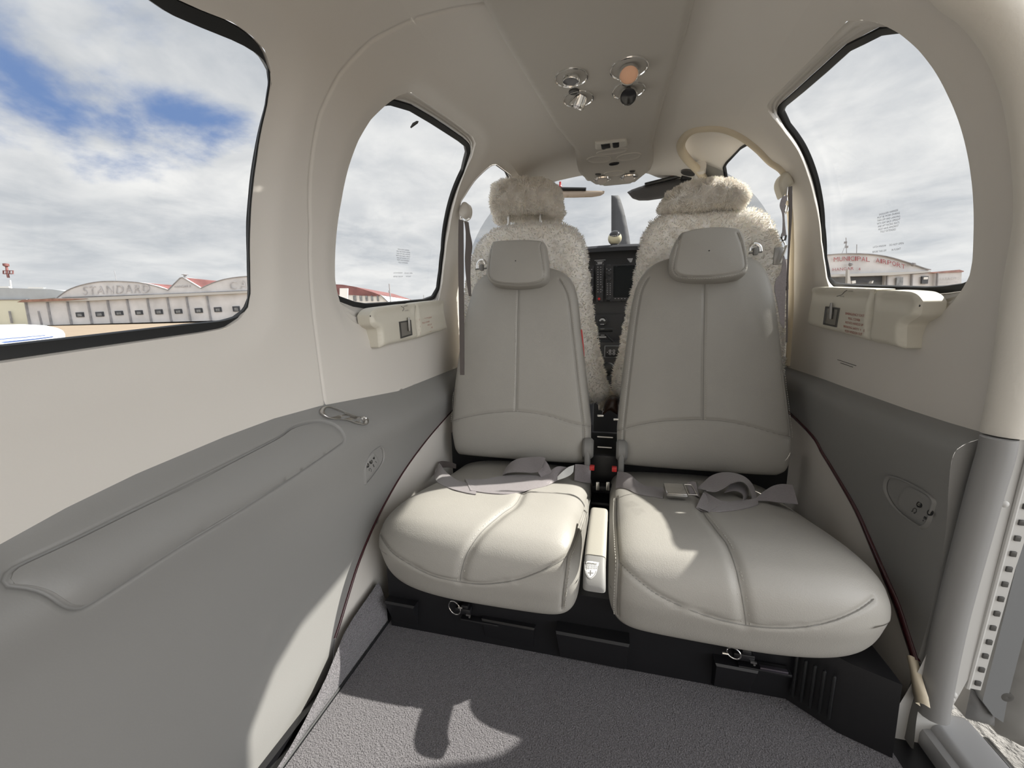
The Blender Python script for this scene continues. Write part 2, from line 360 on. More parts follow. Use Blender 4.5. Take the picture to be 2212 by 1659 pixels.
# front left window
FLg = [(1.46, -.735), (1.45, -.712), (1.39, -.617), (1.31, -.549), (1.26, -.50), (1.235, -.45), (1.225, -.40), (1.24, -.345)]+[(1.344, -.332), (1.60, -.358), (1.84, -.44), (2.0, -.555), (2.06, -.68), (1.98, -.745), (1.75, -.775), (1.5, -.775)]
win4 = window('window_4', FL, FLg, None, .03, True, .007)
# front right: the cockpit door, its window, and the beige seal around the opening
dr = root('door_1', shell(1.6, .75, .03), None, None, kind='structure')
gd = pxl([(1571, 386), (1567, 360), (1572, 352), (1604, 318)], .03)
FRg = gd+[(1.27, .37), (1.27, .45), (1.31, .56), (1.345, .70), (1.38, .78), (1.6, .80), (1.9, .78), (2.05, .70), (1.95, .57), (1.75, .45)]
FRo = [tuple(np.array(p)+.0*np.array(p)) for p in FR]
FRo = [(1.60, .27), (1.46, .20), (1.37, .17), (1.27, .17), (1.19, .22), (1.175, .33), (1.215, .45), (1.275, .56), (1.315, .70), (1.315, .9), (1.31, 1.2), (1.9, 1.2), (2.25, .95), (2.25, .65), (2.05, .48), (1.8, .36)]
wall('door_panel', FRo, [FRg], M_cream, d=.028, parent=dr)
n = 200; c_ = np.mean(resample(FRg, .01), 0); t_, rg_ = polar(FRg, c_, n); u_ = np.stack([np.cos(t_), np.sin(t_)], -1)
def _ring(r, d): p = c_+u_*r[:, None]; return shell(p[:, 0], p[:, 1], d)
Q = [(rg_+.008, .027), (rg_+.006, .023), (rg_, .024), (rg_-.001, .032)]
new('seal', np.array([_ring(*a) for a in Q]).reshape(-1, 3), MB().grid(np.zeros((4, n, 3)), False, True).f, M_rubber, dr)
Q = [_ring(rg_*k, .03) for k in np.linspace(1, .02, 8)]
new('pane', np.array(Q).reshape(-1, 3), MB().grid(np.zeros((8, n, 3)), False, True).f, M_pglass, dr)
ar = spline(np.array([(1.72, .40)]+archR), 5)
mb = MB(); mb.tube(shell(ar[:, 0], ar[:, 1], .004), .0125, 12)
k = mb.build('trim_2', M_beige); tag(k, kind='structure')
# windscreen
ys = np.linspace(1.50, 2.45, 14); ss = np.linspace(-.62, .62, 40)
G = [[shell(y, s, .022) for s in ss] for y in ys]
tag(new('window_5', np.array(G).reshape(-1, 3), MB().grid(np.zeros((14, 40, 3))).f, M_pglass), kind='structure')
# bow at the bottom of the nose so no light leaks under the panel
# ---------------------------------------------------------------- lower side panels
dl = np.array([(.98, .005), (1.00, .004), (1.03, .0015), (1.05, -.012), (1.075, -.027), (1.11, -.043), (1.14, -.045), (1.17, -.040), (1.2, -.034), (1.3, -.022), (1.4, -.008), (1.45, .001), (1.5, .012), (1.55, .028), (1.65, .06)])
drr = np.array([(.98, .005), (1.00, .004), (1.03, .0015), (1.045, -.018), (1.06, -.032), (1.08, -.036), (1.12, -.033), (1.2, -.022), (1.3, -.012), (1.4, -.002), (1.45, .003), (1.5, .012), (1.55, .028), (1.65, .06)])
def smooth_tab(t):
    q = spline(t, 6); return q
dl, drr = smooth_tab(dl), smooth_tab(drr)
bLa, bRa = np.array(bolL), np.array(bolR)
def low(Y, s, tab):
    b = bLa if tab is dl else bRa; k = np.argsort(b[:, 0]); sb = np.abs(np.interp(Y, b[k, 0], b[k, 1])); a = np.abs(s)
    t = np.where(a < 1.17, 1.03+(a-sb)*(.14/(1.17-sb)), a); return np.interp(t, tab[:, 0], tab[:, 1])
lowL = lambda P: low(P[:, 0], P[:, 1], dl)
lowR = lambda P: low(P[:, 0], P[:, 1], drr)
def pixlow(px, py, tab):
    """pixel traced onto the lower panel surface"""
    d = 0.0
    for _ in range(12):
        Y, s = pix(px, py, d); d = .5*d+.5*float(low(Y, s, tab))
    return Y, s
stripL = [pixlow(x, y, dl) for x, y in [(960, 905), (915, 958), (870, 1020), (832, 1085), (800, 1150), (772, 1220), (750, 1290), (735, 1340), (722, 1380)]]
stripL = [(1.45, stripL[0][1]+.06)]+stripL+[(stripL[-1][0]-.02, -1.545)]
stripR = [pixlow(x, y, drr) for x, y in [(1745, 930), (1780, 983), (1815, 1040), (1852, 1105), (1885, 1180), (1915, 1250), (1940, 1310), (1960, 1370), (1980, 1430), (1992, 1490)]]
stripR = [(1.45, stripR[0][1]-.05)]+stripR+[(stripR[-1][0]-.012, 1.545)]
lidL = [pixlow(x, y, dl) for x, y in [(12, 1255), (20, 1238), (45, 1222), (150, 1173), (300, 1098), (450, 1023), (600, 948), (640, 922), (690, 912), (725, 920), (740, 935), (743, 950), (730, 962), (640, 1025), (520, 1102), (400, 1174), (300, 1238), (200, 1302), (170, 1314), (140, 1308), (100, 1282), (60, 1270), (20, 1266)]]
lidL = [tuple(p) for p in spline(lidL, 4, True)]
spL = root('side_panel', (-.5, .4, -.69), 'dark grey moulded side panel along the left wall under the windows, with armrest lid', 'side panel')
wall('panel', [(y, s+.014) for y, s in bolL]+[(1.6, stripL[0][1])]+stripL+[(-.57, -1.56)], [], M_grey, d=lowL, lines=[(lidL, True)], parent=spL, step=.012, gdepth=.005, gw=.0022)
def pad(name, outline, fmap, h, r, mat, parent=None, step=.005, extra=None, base=0.0, sharp=None):
    """plate with rounded rim raised by h over the surface fmap(a,b,h)"""
    P, T = cdt(outline, (), step); R = resample(outline, step*.6); dd = pdist(P, R)
    q = np.clip(dd/r, 0, 1); H = h-min(r, h*.98)*(1-np.sqrt(np.clip(1-(1-q)**2, 0, 1)))
    if extra is not None: H = H+extra(P)*np.clip(dd/(r*1.5), 0, 1)
    V = fmap(P[:, 0], P[:, 1], H); nb = len(R); B = fmap(R[:, 0], R[:, 1], np.full(nb, base))
    Tl = fmap(R[:, 0], R[:, 1], np.full(nb, h-min(r, h*.98))); k = len(V)
    F = [tuple(t) for t in T]+[(k+i, k+(i+1) % nb, k+nb+(i+1) % nb, k+nb+i) for i in range(nb)]
    return new(name, np.vstack([V, B, Tl]), F, mat, parent, True, sharp)
sh_low = lambda tab, d0=0.0: (lambda Y, s, H: shell(Y, s, low(Y, s, tab)-H+d0))
lid_c = np.mean(lidL, 0)
lid_in = [tuple(lid_c+(np.array(p)-lid_c)*(1-.0035/np.linalg.norm(np.array(p)-lid_c))) for p in lidL]
pad('armrest_lid', lid_in, sh_low(dl), .003, .004, M_grey, spL, .009, base=-.003)
# strip + cream cover beside the seat
def strip_obj(name, ln, w, tab, mat, parent, h=.004, lift=0.0):
    q = spline(ln, 6); t = np.gradient(q, axis=0); t /= np.linalg.norm(t, axis=1)[:, None]; nn = np.stack([-t[:, 1], t[:, 0]], -1)
    G = []
    for k, hh in ((-.5, -.002), (-.45, h), (0, h*1.25), (.45, h), (.5, -.002)):
        p = q+nn*(np.interp(np.linspace(0, 1, len(q)), [0, .35, .75, 1], [.55, .6, 1, .9])[:, None]*w)*k; G.append(shell(p[:, 0], p[:, 1], low(p[:, 0], p[:, 1], tab)-hh-lift))
    return new(name, np.array(G).reshape(-1, 3), MB().grid(np.zeros((5, len(q), 3))).f, mat, parent)
strip_obj('trim_strip', stripL[:-1], .006, dl, M_burg, spL)
def cream_cover(name, ln, tab, sd, label):
    q = np.array(ln); off = q+np.array([.006, 0])
    o = [tuple(p) for p in off]+[(off[-1][0]+.02, sd*1.56), (1.5, sd*1.56), (1.6, off[0][1])]
    c = wall(name, o, [], M_cream, d=lambda P: low(P[:, 0], P[:, 1], tab)+.004, parent=None, step=.014)
    return tag(c, label, 'trim cover')
cream_cover('kick_cover', stripL, dl, -1, 'cream curved wall cover beside the left seat cushion, along the thin dark red strip')
cream_cover('kick_cover', stripR, drr, 1, 'cream curved wall cover beside the right seat cushion, along the wide dark red strip')
spR = root('side_panel', (.53, .72, -.65), 'dark grey moulded side panel on the right wall between the seat and the door opening', 'side panel')
Ye = .692
pr_ = wall('panel', [(Ye, bolR[0][1]-.014)]+[(y, s-.014) for y, s in bolR]+[(1.6, stripR[0][1])]+stripR+[(Ye-.012, 1.545), (Ye-.006, 1.40), (Ye, 1.15)], [], M_grey, d=lowR, parent=spR, step=.012)
strip_obj('trim_strip', stripR[:-2], .014, drr, M_burg, spR)
ss_ = np.linspace(1.03, 1.56, 40); yy_ = np.interp(ss_, [1.03, 1.15, 1.40, 1.545], [Ye, Ye, Ye-.006, Ye-.012]); G = []
for k in (0, .15, .4, 1.0): G.append(shell(yy_-.006*math.sin(min(1, k*2.5)*PI/2), ss_, low(np.full(40, Ye), ss_, drr)*(1-k)+.025*k+.0))
new('end_face', np.array(G).reshape(-1, 3), MB().grid(np.zeros((4, 40, 3))).f, M_grey, spR)
capR = [pixlow(x, y, drr) for x, y in [(1976, 1424), (1982, 1448), (1988, 1478), (1994, 1505), (1999, 1528)]]; strip_obj('strip_end_cap', capR, .022, drr, M_beige, spR, .007, .002)
# -- cup holder on the left ledge
cup = [pixlow(x, y, dl) for x, y in [(689, 888), (695, 880), (706, 878.5), (725, 884), (748, 894), (768, 901), (780, 901), (788, 906), (788.5, 914), (783, 918), (765, 915), (745, 908), (720, 906), (703, 903), (692, 896)]]
cup = spline(cup, 5, True); cc = cup.mean(0); mp = sh_low(dl)
ch = root('cup_holder', mp(*cc, 0.0), None, None); adopt(ch, spL)
G = []
for k, h in ((1.00, -.002), (1.03, .007), (1.0, .0095), (.93, .009), (.90, .004), (.88, -.022)):
    p = cc+(cup-cc)*k; G.append(mp(p[:, 0], p[:, 1], np.full(len(p), h)))
new('rim', np.array(G).reshape(-1, 3), MB().grid(np.zeros((6, len(cup), 3)), False, True).f, M_satin, ch)
p = cc+(cup-cc)*.89; b_ = mp(p[:, 0], p[:, 1], np.full(len(p), -.0)); new('well', b_, [tuple(range(len(p)))], M_satin, ch)
# -- audio jack plates
def jack_plate(parent, outer_px, plate_px, jacks, icons, tab):
    o = [tuple(p) for p in spline([pixlow(x, y, tab) for x, y in outer_px], 5, True)]; i_ = [tuple(p) for p in spline([pixlow(x, y, tab) for x, y in plate_px], 5, True)]
    mp = sh_low(tab); R = root('jack_plate', mp(*np.mean(o, 0), 0.0), None, None); adopt(R, parent)
    oo = np.array(o); co = oo.mean(0); G = []
    for k, h in ((1.04, -.001), (1.0, .0045), (.96, .005), (.91, .001)):
        q = co+(oo-co)*k; G.append(mp(q[:, 0], q[:, 1], np.full(len(q), h)))
    new('rim', np.array(G).reshape(-1, 3), MB().grid(np.zeros((4, len(oo), 3)), False, True).f, M_grey, R)
    pad('plate', i_, mp, .0028, .002, M_grey, R, .004)
    def at(x, y, h): Y, s = pixlow(x, y, tab); return mp(Y, s, h)
    def nrm(x, y): Y, s = pixlow(x, y, tab); a = mp(Y, s, .01)-mp(Y, s, 0.); return unit(a)
    for x, y, r in jacks:
        c = at(x, y, .003); nn = nrm(x, y); m = MB().lathe(c, [(r*1.25, 0), (r*1.25, .001), (r*.8, .0012), (r*.75, -.001)], nn, 18); j = m.build('jack', M_rubber, R)
        MB().lathe(c, [(r*.55, .0006), (r*.55, .0016), (r*.35, .0016), (r*.3, .0002)], nn, 14).build('jack_contact', M_satin, R)
    for pts in icons:
        m = MB()
        for w, pl in pts: m.tube(np.array([at(x, y, .0032) for x, y in pl]), w, 6)
        m.build('icon', M_ink, R)
    return R
jack_plate(spR, [(1917, 1032), (1935, 1031), (1975, 1048), (2010, 1070), (2021, 1084), (2018, 1100), (2008, 1132), (1995, 1141), (1985, 1138), (1950, 1113), (1925, 1085), (1912, 1055)],
    [(1945, 1066), (1958, 1054), (1972, 1054), (2018, 1083), (2012, 1110), (2000, 1134), (1992, 1134), (1950, 1104), (1940, 1088)],
    [(1991.5, 1091.5, .0042), (2015, 1109, .0042)],
    [[(.0006, [(1976, 1106), (1977, 1101), (1981, 1099), (1985, 1102), (1984, 1107), (1981, 1110)]), (.0013, [(1975, 1105), (1975.5, 1107)]), (.0013, [(1980, 1109), (1981, 1110.5)])],
     [(.0022, [(2003, 1122), (2004.5, 1119)]), (.0006, [(2000, 1125), (1998, 1126), (1999.5, 1127.5)])]], drr)
jack_plate(spL, [(818, 966), (824, 966), (828, 975), (828, 990), (822, 1005), (808, 1025), (791, 1046), (787, 1040), (786, 1015), (792, 995), (803, 977)],
    [(805, 979), (812, 984), (818, 998), (815, 1007), (790, 1043), (787, 1030), (788, 1010), (795, 992)],
    [(791, 1006, .0040), (798.5, 998, .0040), (805, 990, .0022)],
    [[(.0006, [(795, 1018), (794.5, 1014.5), (797, 1012), (799.5, 1015), (799.5, 1020)])], [(.0012, [(803.5, 1004), (805.5, 1009)])], [(.0006, [(808.5, 997), (811, 1000)])]], dl)
# ---------------------------------------------------------------- floor
fl = root('floor', (0, .3, -.72), None, None, kind='structure')
mb = MB(); xs = np.linspace(-.468, .47, 60); ysf = np.linspace(-.57, .78, 60)
mb.grid([[(x, y, -.70) for x in xs] for y in ysf]); mb.build('carpet', M_carpet, fl)
mb = MB(); yk = np.linspace(-.57, .70, 40); G = []
for k in np.linspace(0, 1, 7):
    xb, zb_ = -.474, -.7
    top = shell(yk, np.interp(yk, [-.57, .36, .42, .50, .58, .70], [-1.56, -1.548, -1.54, -1.515, -1.475, -1.46]), .0); top = top+np.array([.012, 0, 0])
    G.append(np.stack([xb*(1-k)+top[:, 0]*k+.006*math.sin(k*PI), yk, zb_*(1-k)+top[:, 2]*k+.004*math.sin(k*PI)], -1))
mb.grid(G); mb.tube([(-.474, y, -.6985) for y in yk], .0022, 6); mb.build('carpet_kick', M_carpet, fl)
mb = MB(); mb.box((0, 1.0, -.712), (1.14, 2.9, .02)); mb.box((-.53, .6, -.70), (.08, 2.6, .02)); mb.build('subfloor', M_black, fl)
mb = MB(); mb.tube([(-.4715, y, -.699) for y in yk], .0028, 6); mb.build('carpet_seam', M_rubber, fl)
mb = MB(); mb.box((0, 2.5, -.25), (1.3, .03, 1.0)); tag(mb.build('wall_front', M_panelblk, None), kind='structure')
# ---------------------------------------------------------------- surfaces that can be traced on
from mathutils.bvhtree import BVHTree
class Surf:
    """a sculpted surface kept in numpy until it is final: seams are traced on it and pressed in"""
    def __init__(s, V, F): s.V = np.asarray(V, float).reshape(-1, 3); s.F = [tuple(map(int, f)) for f in F]; s.tree()
    def tree(s): s.bvh = BVHTree.FromPolygons(s.V.tolist(), s.F)
    def hit(s, px, py):
        d = unit(ray(px, py)); h = s.bvh.ray_cast(Vector(CAM), Vector(d))
        return None if h[0] is None else (np.array(h[0]), -np.array(h[1])*np.sign(np.dot(h[1], d)))
    def trace(s, pl, n=10, closed=False):
        q = spline(np.array(pl, float), n, closed); r = [s.hit(*p) for p in q]; r = [h for h in r if h]
        return np.array([h[0] for h in r]), np.array([h[1] for h in r])
    def normals(s):
        me = bpy.data.meshes.new('t'); me.from_pydata(s.V.tolist(), [], s.F); me.update(); n = np.empty(len(me.vertices)*3); me.vertices.foreach_get('normal', n) if False else me.vertex_normals.foreach_get('vector', n)
        bpy.data.meshes.remove(me); return n.reshape(-1, 3)
    def groove(s, lines, depth, w):
        N = s.normals(); d = np.zeros(len(s.V))
        for P in lines:
            if len(P) < 2: continue
            lo, hi = P.min(0)-4*w, P.max(0)+4*w; k = np.where(((s.V > lo) & (s.V < hi)).all(1))[0]
            if len(k): d[k] = np.maximum(d[k], np.exp(-(pdist(s.V[k], P, False)/w)**2))
        c = s.V.mean(0); sg = np.sign(np.einsum('ij,ij->i', N, s.V-c)); s.V = s.V-N*(np.where(sg == 0, 1, sg)*d*depth)[:, None]; s.tree()
def seam_tube(parent, P, N, r=.0011, name='seam', m=None):
    if len(P) > 2: return MB().tube(P-N*.0006, r, 6).build(name, m or M_seam, parent)
def stitch(mb, P, N, off, ln=.0035, gap=.0027, r=.00062):
    """dashes of thread beside a seam"""
    if len(P) < 3: return
    t = np.gradient(P, axis=0); t /= np.linalg.norm(t, axis=1)[:, None]+1e-12; sd = np.cross(t, N); Q = P+sd*off
    L = np.concatenate([[0], np.cumsum(np.linalg.norm(np.diff(Q, axis=0), axis=1))]); a = 0
    g = lambda x: np.array([np.interp(x, L, Q[:, k]) for k in range(3)])
    h = lambda x: unit([np.interp(x, L, N[:, k]) for k in range(3)])
    while a+ln < L[-1]:
        nn = h(a+ln/2); mb.tube([g(a)+nn*.0001, g(a+ln/2)+nn*.0009, g(a+ln)+nn*.0001], r, 5); a += ln+gap
def slab(zs, xi, xo, yf, thf, thb, m=4.5, nu=170, nb=40, crown=0.0, cap=8, wob=None):
    """upright cushion lofted from level sections; yf(z) = front plane, thf/thb = depth of its round before/behind the edge line"""
    zs = np.asarray(zs); k = len(zs); v = np.linspace(-1, 1, k); e = np.clip(1-np.abs(v)**cap, 0, 1)**(1/2.2)
    uf = np.sin(np.linspace(-PI/2, PI/2, nu)); ub = np.sin(np.linspace(PI/2, -PI/2, nb+2)[1:-1])
    R = []
    for i in range(k):
        c, h = (xi[i]+xo[i])/2, abs(xo[i]-xi[i])/2
        f = thf*e[i]*(1-np.abs(uf)**m)**(1/m)+crown*e[i]*(1-uf**2); b = thb*e[i]*(1-np.abs(ub)**m)**(1/m)
        y0 = yf(zs[i])+thf
        R.append(np.concatenate([np.stack([c+h*uf, y0-f, np.full(nu, zs[i])], -1), np.stack([c+h*ub, y0+b, np.full(nb, zs[i])], -1)]))
    R = np.array(R); M = MB().grid(R, False, True); n = nu+nb
    F = M.f+[tuple(range(n)), tuple(range((k-1)*n, k*n))[::-1]]
    return Surf(R.reshape(-1, 3), F)
yb = lambda z: 1.11+.205*(z+.285)
nback = (0, -1, .205)
def edge_table(px, pln=(0, 1.11, -.285), n=nback):
    P = np.array([atPlane(x, y, pln, n) for x, y in px]); k = np.argsort(P[:, 2]); return P[k, 2], P[k, 0]
# ---------------------------------------------------------------- rear-facing cabin seats
SEATS = [
 dict(sd=-1, lab='left grey leather cabin seat facing the camera, its cushion in bright sunlight',
  outer=[(1003, 1003), (985, 996), (976, 975), (971, 940), (970, 911), (976, 840), (985, 770), (997, 700), (1010, 645), (1019, 618), (1030, 602), (1045, 590), (1062, 583), (1080, 579)],
  inner=[(1255, 1008), (1270, 1003), (1275, 985), (1275, 921), (1268, 850), (1259, 770), (1251, 700), (1246, 650), (1239, 618), (1229, 600), (1214, 586), (1196, 579), (1180, 577)],
  seams=[[(1120, 612), (1118, 700), (1116, 800), (1114, 889)], [(970, 911), (1000, 903), (1040, 895), (1080, 890.5), (1114, 889), (1150, 892), (1190, 900), (1235, 914), (1275, 921)], [(1262, 1003), (1261, 925), (1252, 850), (1243, 770), (1235, 700), (1229, 650), (1221, 625), (1208, 603)], [(979, 990), (977, 912), (983, 845)]],
  head=[(1064, 527), (1070, 523), (1085, 521.5), (1120, 520), (1150, 520.5), (1172, 523), (1179, 530), (1182, 550), (1185, 580), (1184, 596), (1177, 608), (1160, 616), (1130, 619.5), (1100, 619.5), (1072, 616), (1058, 608), (1051.5, 596), (1052, 582), (1056, 555)],
  hseam=[[(1062, 530), (1057, 570), (1056, 590), (1062, 604), (1078, 611), (1110, 614), (1145, 613), (1168, 608), (1175, 596), (1172, 565), (1167, 535), (1170, 524)]],
  cx=(-.44, -.027), csm=[[(1150, 1030), (1130, 1062), (1113, 1090), (1085, 1110), (1040, 1150), (1010, 1195), (998, 1230), (994, 1257)], [(817, 1140), (826, 1165), (848, 1194), (880, 1216), (912, 1234), (945, 1247), (994, 1257), (1043, 1262), (1108, 1255), (1157, 1239), (1200, 1218), (1227, 1201)], [(1271, 1072), (1262, 1110), (1248, 1150), (1237, 1180), (1227, 1201), (1222, 1240), (1217, 1280), (1214, 1316)]]),
 dict(sd=1, lab='right grey leather cabin seat facing the camera, its cushion mostly in shade',
  outer=[(1690, 1036), (1706, 1028), (1714, 1010), (1717, 980), (1718, 946), (1710, 880), (1700, 800), (1691, 720), (1682, 655), (1675, 620), (1668, 595), (1657, 574), (1643, 560), (1625, 552), (1600, 548)],
  inner=[(1360, 1032), (1343, 1027), (1335, 1010), (1333, 980), (1333, 931), (1339, 870), (1347, 800), (1357, 720), (1366, 660), (1374, 625), (1384, 600), (1399, 580), (1420, 565), (1445, 556), (1470, 551)],
  seams=[[(1523, 600), (1521, 700), (1520, 800), (1519, 907)], [(1333, 931), (1370, 920), (1420, 911), (1470, 907.5), (1519, 907), (1570, 911), (1620, 921), (1670, 935), (1718, 946)], [(1345, 1030), (1347, 930), (1354, 860), (1362, 790), (1371, 715), (1379, 660), (1387, 625), (1400, 600)], [(1708, 1030), (1708, 945), (1699, 870), (1690, 800)]],
  head=[(1465, 512), (1470, 505), (1480, 502), (1500, 497), (1530, 493.5), (1560, 493), (1585, 495), (1597, 499), (1606, 515), (1612, 545), (1615, 575), (1613, 588), (1604, 597), (1580, 603), (1550, 606), (1510, 606.5), (1480, 604), (1461, 598), (1450, 587), (1447, 573), (1450, 545), (1457, 525)],
  hseam=[[(1470, 506), (1464, 535), (1456, 575), (1458, 588), (1470, 596), (1500, 598), (1540, 597), (1580, 592), (1602, 584), (1610, 570), (1603, 530), (1593, 503)]],
  cx=(.44, .0225), csm=[[(1505, 1040), (1510, 1080), (1521, 1110), (1545, 1143), (1572, 1180), (1590, 1230), (1603, 1290), (1612, 1351)], [(1337, 1213), (1370, 1246), (1420, 1284), (1480, 1313), (1540, 1335), (1612, 1351), (1680, 1357), (1740, 1354.5), (1800, 1342), (1850, 1321), (1876, 1304), (1888, 1294)], [(1331, 1075), (1331, 1120), (1334, 1170), (1337, 1213), (1335, 1260), (1333, 1310), (1334, 1328)]]),
]
BVHS = []
for S in SEATS:
    sd = S['sd']; R = root('cabin_seat', (sd*.24, .9, -.69), S['lab'], 'seat')
    # back
    zo, xo = edge_table(S['outer']); zi, xi = edge_table(S['inner']); z0, z1 = max(zo.min(), zi.min())-.004, min(zo.max(), zi.max())+.012
    zs = z0+(z1-z0)*(np.sin(np.linspace(-PI/2, PI/2, 150))*.25+np.linspace(-1, 1, 150)*.75+1)/2
    XO, XI = np.interp(zs, zo, xo), np.interp(zs, zi, xi); ctr = (XO+XI)/2
    for a in (XO, XI):                       # round the outline into the top and bottom edge
        for j in range(3): a[1:-1] = (a[:-2]+2*a[1:-1]+a[2:])/4
    X0, X1 = (XO, XI) if sd < 0 else (XI, XO)
    bk = slab(zs, X0, X1, lambda z: yb(z)-.004, .045, .055, crown=.006)
    # lumbar part swells below the arched seam
    Ls = [bk.trace(p) for p in S['seams']]
    bk.groove([L[0] for L in Ls], .0045, .0035)
    b = new('backrest', bk.V, bk.F, M_leather, R)
    st = MB()
    for i, p in enumerate(S['seams']):
        P, N = bk.trace(p); seam_tube(b, P, N)
        if i == 0: stitch(st, P, N, .0065); stitch(st, P, N, -.0065)
        if i > 1: stitch(st, P, N, .005*sd*(1 if i == 2 else -1)*-1)
    # headrest
    hp = [atPlane(x, y, (0, 1.125, 0), nback) for x, y in S['head']]; ex = np.array([1., 0, 0]); ez = unit([0, .205, 1.]); en = unit([0, -1., .205]); O = np.mean(hp, 0)
    ho = spline([(np.dot(p-O, ex), np.dot(p-O, ez)) for p in hp], 4, True); c2 = ho.mean(0)
    G = []; no = len(ho)
    for k, h in [(.90, -.055), (.97, -.045), (.995, -.03), (1, -.015), (.998, -.004), (.985, .006), (.96, .012), (.925, .0155)]+[(q, .017+.006*(1-(q/.9)**2)) for q in np.linspace(.895, .02, 34)]:
        q = c2+(ho-c2)*k; G.append(O+q[:, :1]*ex+q[:, 1:]*ez+en*h)
    M = MB().grid(G, False, True); hs = Surf(np.array(G).reshape(-1, 3), M.f+[tuple(range(no))])
    P, N = hs.trace(S['hseam'][0]); hs.groove([P], .003, .003); h = new('headrest', hs.V, hs.F, M_leather, R); P, N = hs.trace(S['hseam'][0]); seam_tube(h, P, N, .0009); stitch(st, P, N, .0045 if sd > 0 else -.0045)
    mb = MB(); mb.box(O+en*-.05+ez*-.03, (.02, .03, .10)); mb.build('headrest_post', M_black, R)
    # cushion : a side profile swept across
    prof = spline([(1.13, -.565), (.95, -.555), (.75, -.545), (.66, -.541), (.622, -.537), (.600, -.524), (.585, -.486), (.577, -.455), (.580, -.422), (.594, -.398), (.620, -.382), (.67, -.374), (.75, -.380), (.85, -.400), (.97, -.424), (1.10, -.441)], 12)
    prof = resample(prof, .0042, False); x0, x1 = S['cx']; xc, hw = (x0+x1)/2, abs(x1-x0)/2; nu = 150; u = np.sin(np.linspace(-PI/2, PI/2, nu)); G = []
    for q in u:
        out = q*sd > 0; k = (1-abs(q)**(5.5 if out else 12.0))**(1/2.4); zm = -.452-.05*np.clip((prof[:, 0]-.66)/.44, 0, 1); yc = .64; cr = .006*(1-q*q)
        z = zm+(prof[:, 1]-zm)*(.14+.86*k)+np.where(prof[:, 1] > zm, cr-.010*(q*q if out else .3*q*q), -.0); y = np.where(prof[:, 0] < yc, yc-(yc-prof[:, 0])*(.25+.75*k), prof[:, 0])+(.035*q*q if out else .006*q*q)*np.clip((.75-prof[:, 0])/.15, 0, 1)
        wx = xc+hw*q; wx = np.where(prof[:, 0] > .85, xc+hw*q*(1-.0*(prof[:, 0]-.85)), wx); G.append(np.stack([np.broadcast_to(wx, y.shape), y, z], -1))
    G = CAM+1.07*(np.array(G)-CAM); npf = len(prof); M = MB().grid(G); cs = Surf(G.reshape(-1, 3), M.f+[tuple(range(npf)), tuple(range((nu-1)*npf, nu*npf))[::-1], tuple(i*npf for i in range(nu)), tuple(i*npf+npf-1 for i in range(nu))[::-1]])
    Ls = [cs.trace(p)[0] for p in S['csm']]; cs.groove(Ls[:1], .006, .009); cs.groove(Ls, .005, .0035)
    c = new('seat_cushion', cs.V, cs.F, M_leather, R)
    for i, p in enumerate(S['csm']):
        P, N = cs.trace(p); seam_tube(c, P, N, .0013)
        if i != 1: stitch(st, P, N, .006); stitch(st, P, N, -.006)
    k = st.build('stitching', M_thread, R); k['kind'] = 'stuff'
    # recline pivot between back and cushion
    mb = MB(); xp = -.042 if sd < 0 else .052
    mb.lathe((xp, 1.10, -.385), [(.0, -.014), (.024, -.014), (.03, -.008), (.03, .010), (.024, .016), (0, .016)], (1, 0, 0), 24); mb.rbox((xp, 1.09, -.43), (.016, .04, .10), .006); mb.build('recline_pivot', M_grey, R)
    mb = MB(); mb.box((sd*.25, .97, -.585), (.38, .40, .03)); mb.box((sd*.25, 1.0, -.58), (.30, .25, .10)); mb.box((sd*.27, 1.165, -.50), (.44, .03, .24)); mb.build('seat_frame', M_black, R)
    S['cs'], S['bk'], S['root'] = cs, bk, R
# chrome coat hooks at the seat shoulders
for S, pl, cen, lab in ((SEATS[0], [(1032, 580), (1032, 571), (1036, 564), (1042, 562), (1047, 565), (1049, 571)], (1041, 575), 'bright crescent hook on the outer shoulder of the left seat back'),
                   (SEATS[1], [(1621, 542), (1622, 534), (1627, 528), (1634, 527), (1641, 532), (1643, 543)], (1632, 540), 'bright crescent hook on the outer shoulder of the right seat back')):
    Yh = 1.225; mb = MB(); q = spline(pl, 5); mb.tube([atY(x, y, Yh) for x, y in q], .0052, 10, up=(0, 1, 0), flat=.6)
    H = root('coat_hook', atY(*cen, Yh), lab, 'hook'); mb.build('hook', M_chrome, H)
    mb = MB(); c = atY(cen[0], cen[1]+3, Yh); mb.rbox(c, (.012, .012, .02), .003); a, b_ = atY(cen[0]-14, cen[1]+7, Yh), atY(cen[0]+14, cen[1]+4, Yh); mb.tube([a, b_], .0025, 8); mb.build('mount', M_grey, H)
# red pull tab beside the left back
mb = MB(); q = [atY(x, y, 1.19) for x, y in [(1255, 712), (1257, 730), (1259, 750), (1260, 770)]]; mb.tube(q, .0035, 8, up=(0, 1, 0), flat=.5); tag(mb.build('pull_tab', M_dkred), 'red fabric pull tab on the inner edge of the left seat back', 'tab')
mb = MB(); q = [atY(x, y, 1.22) for x, y in [(1357, 722), (1354, 745), (1352, 765), (1350, 785)]]; mb.tube(q, .002, 8, up=(0, 1, 0), flat=.5); tag(mb.build('pull_tab', mat('dull_red', (.22, .06, .05), .6)), 'dull red pull tab beside the inner edge of the right seat back', 'tab')
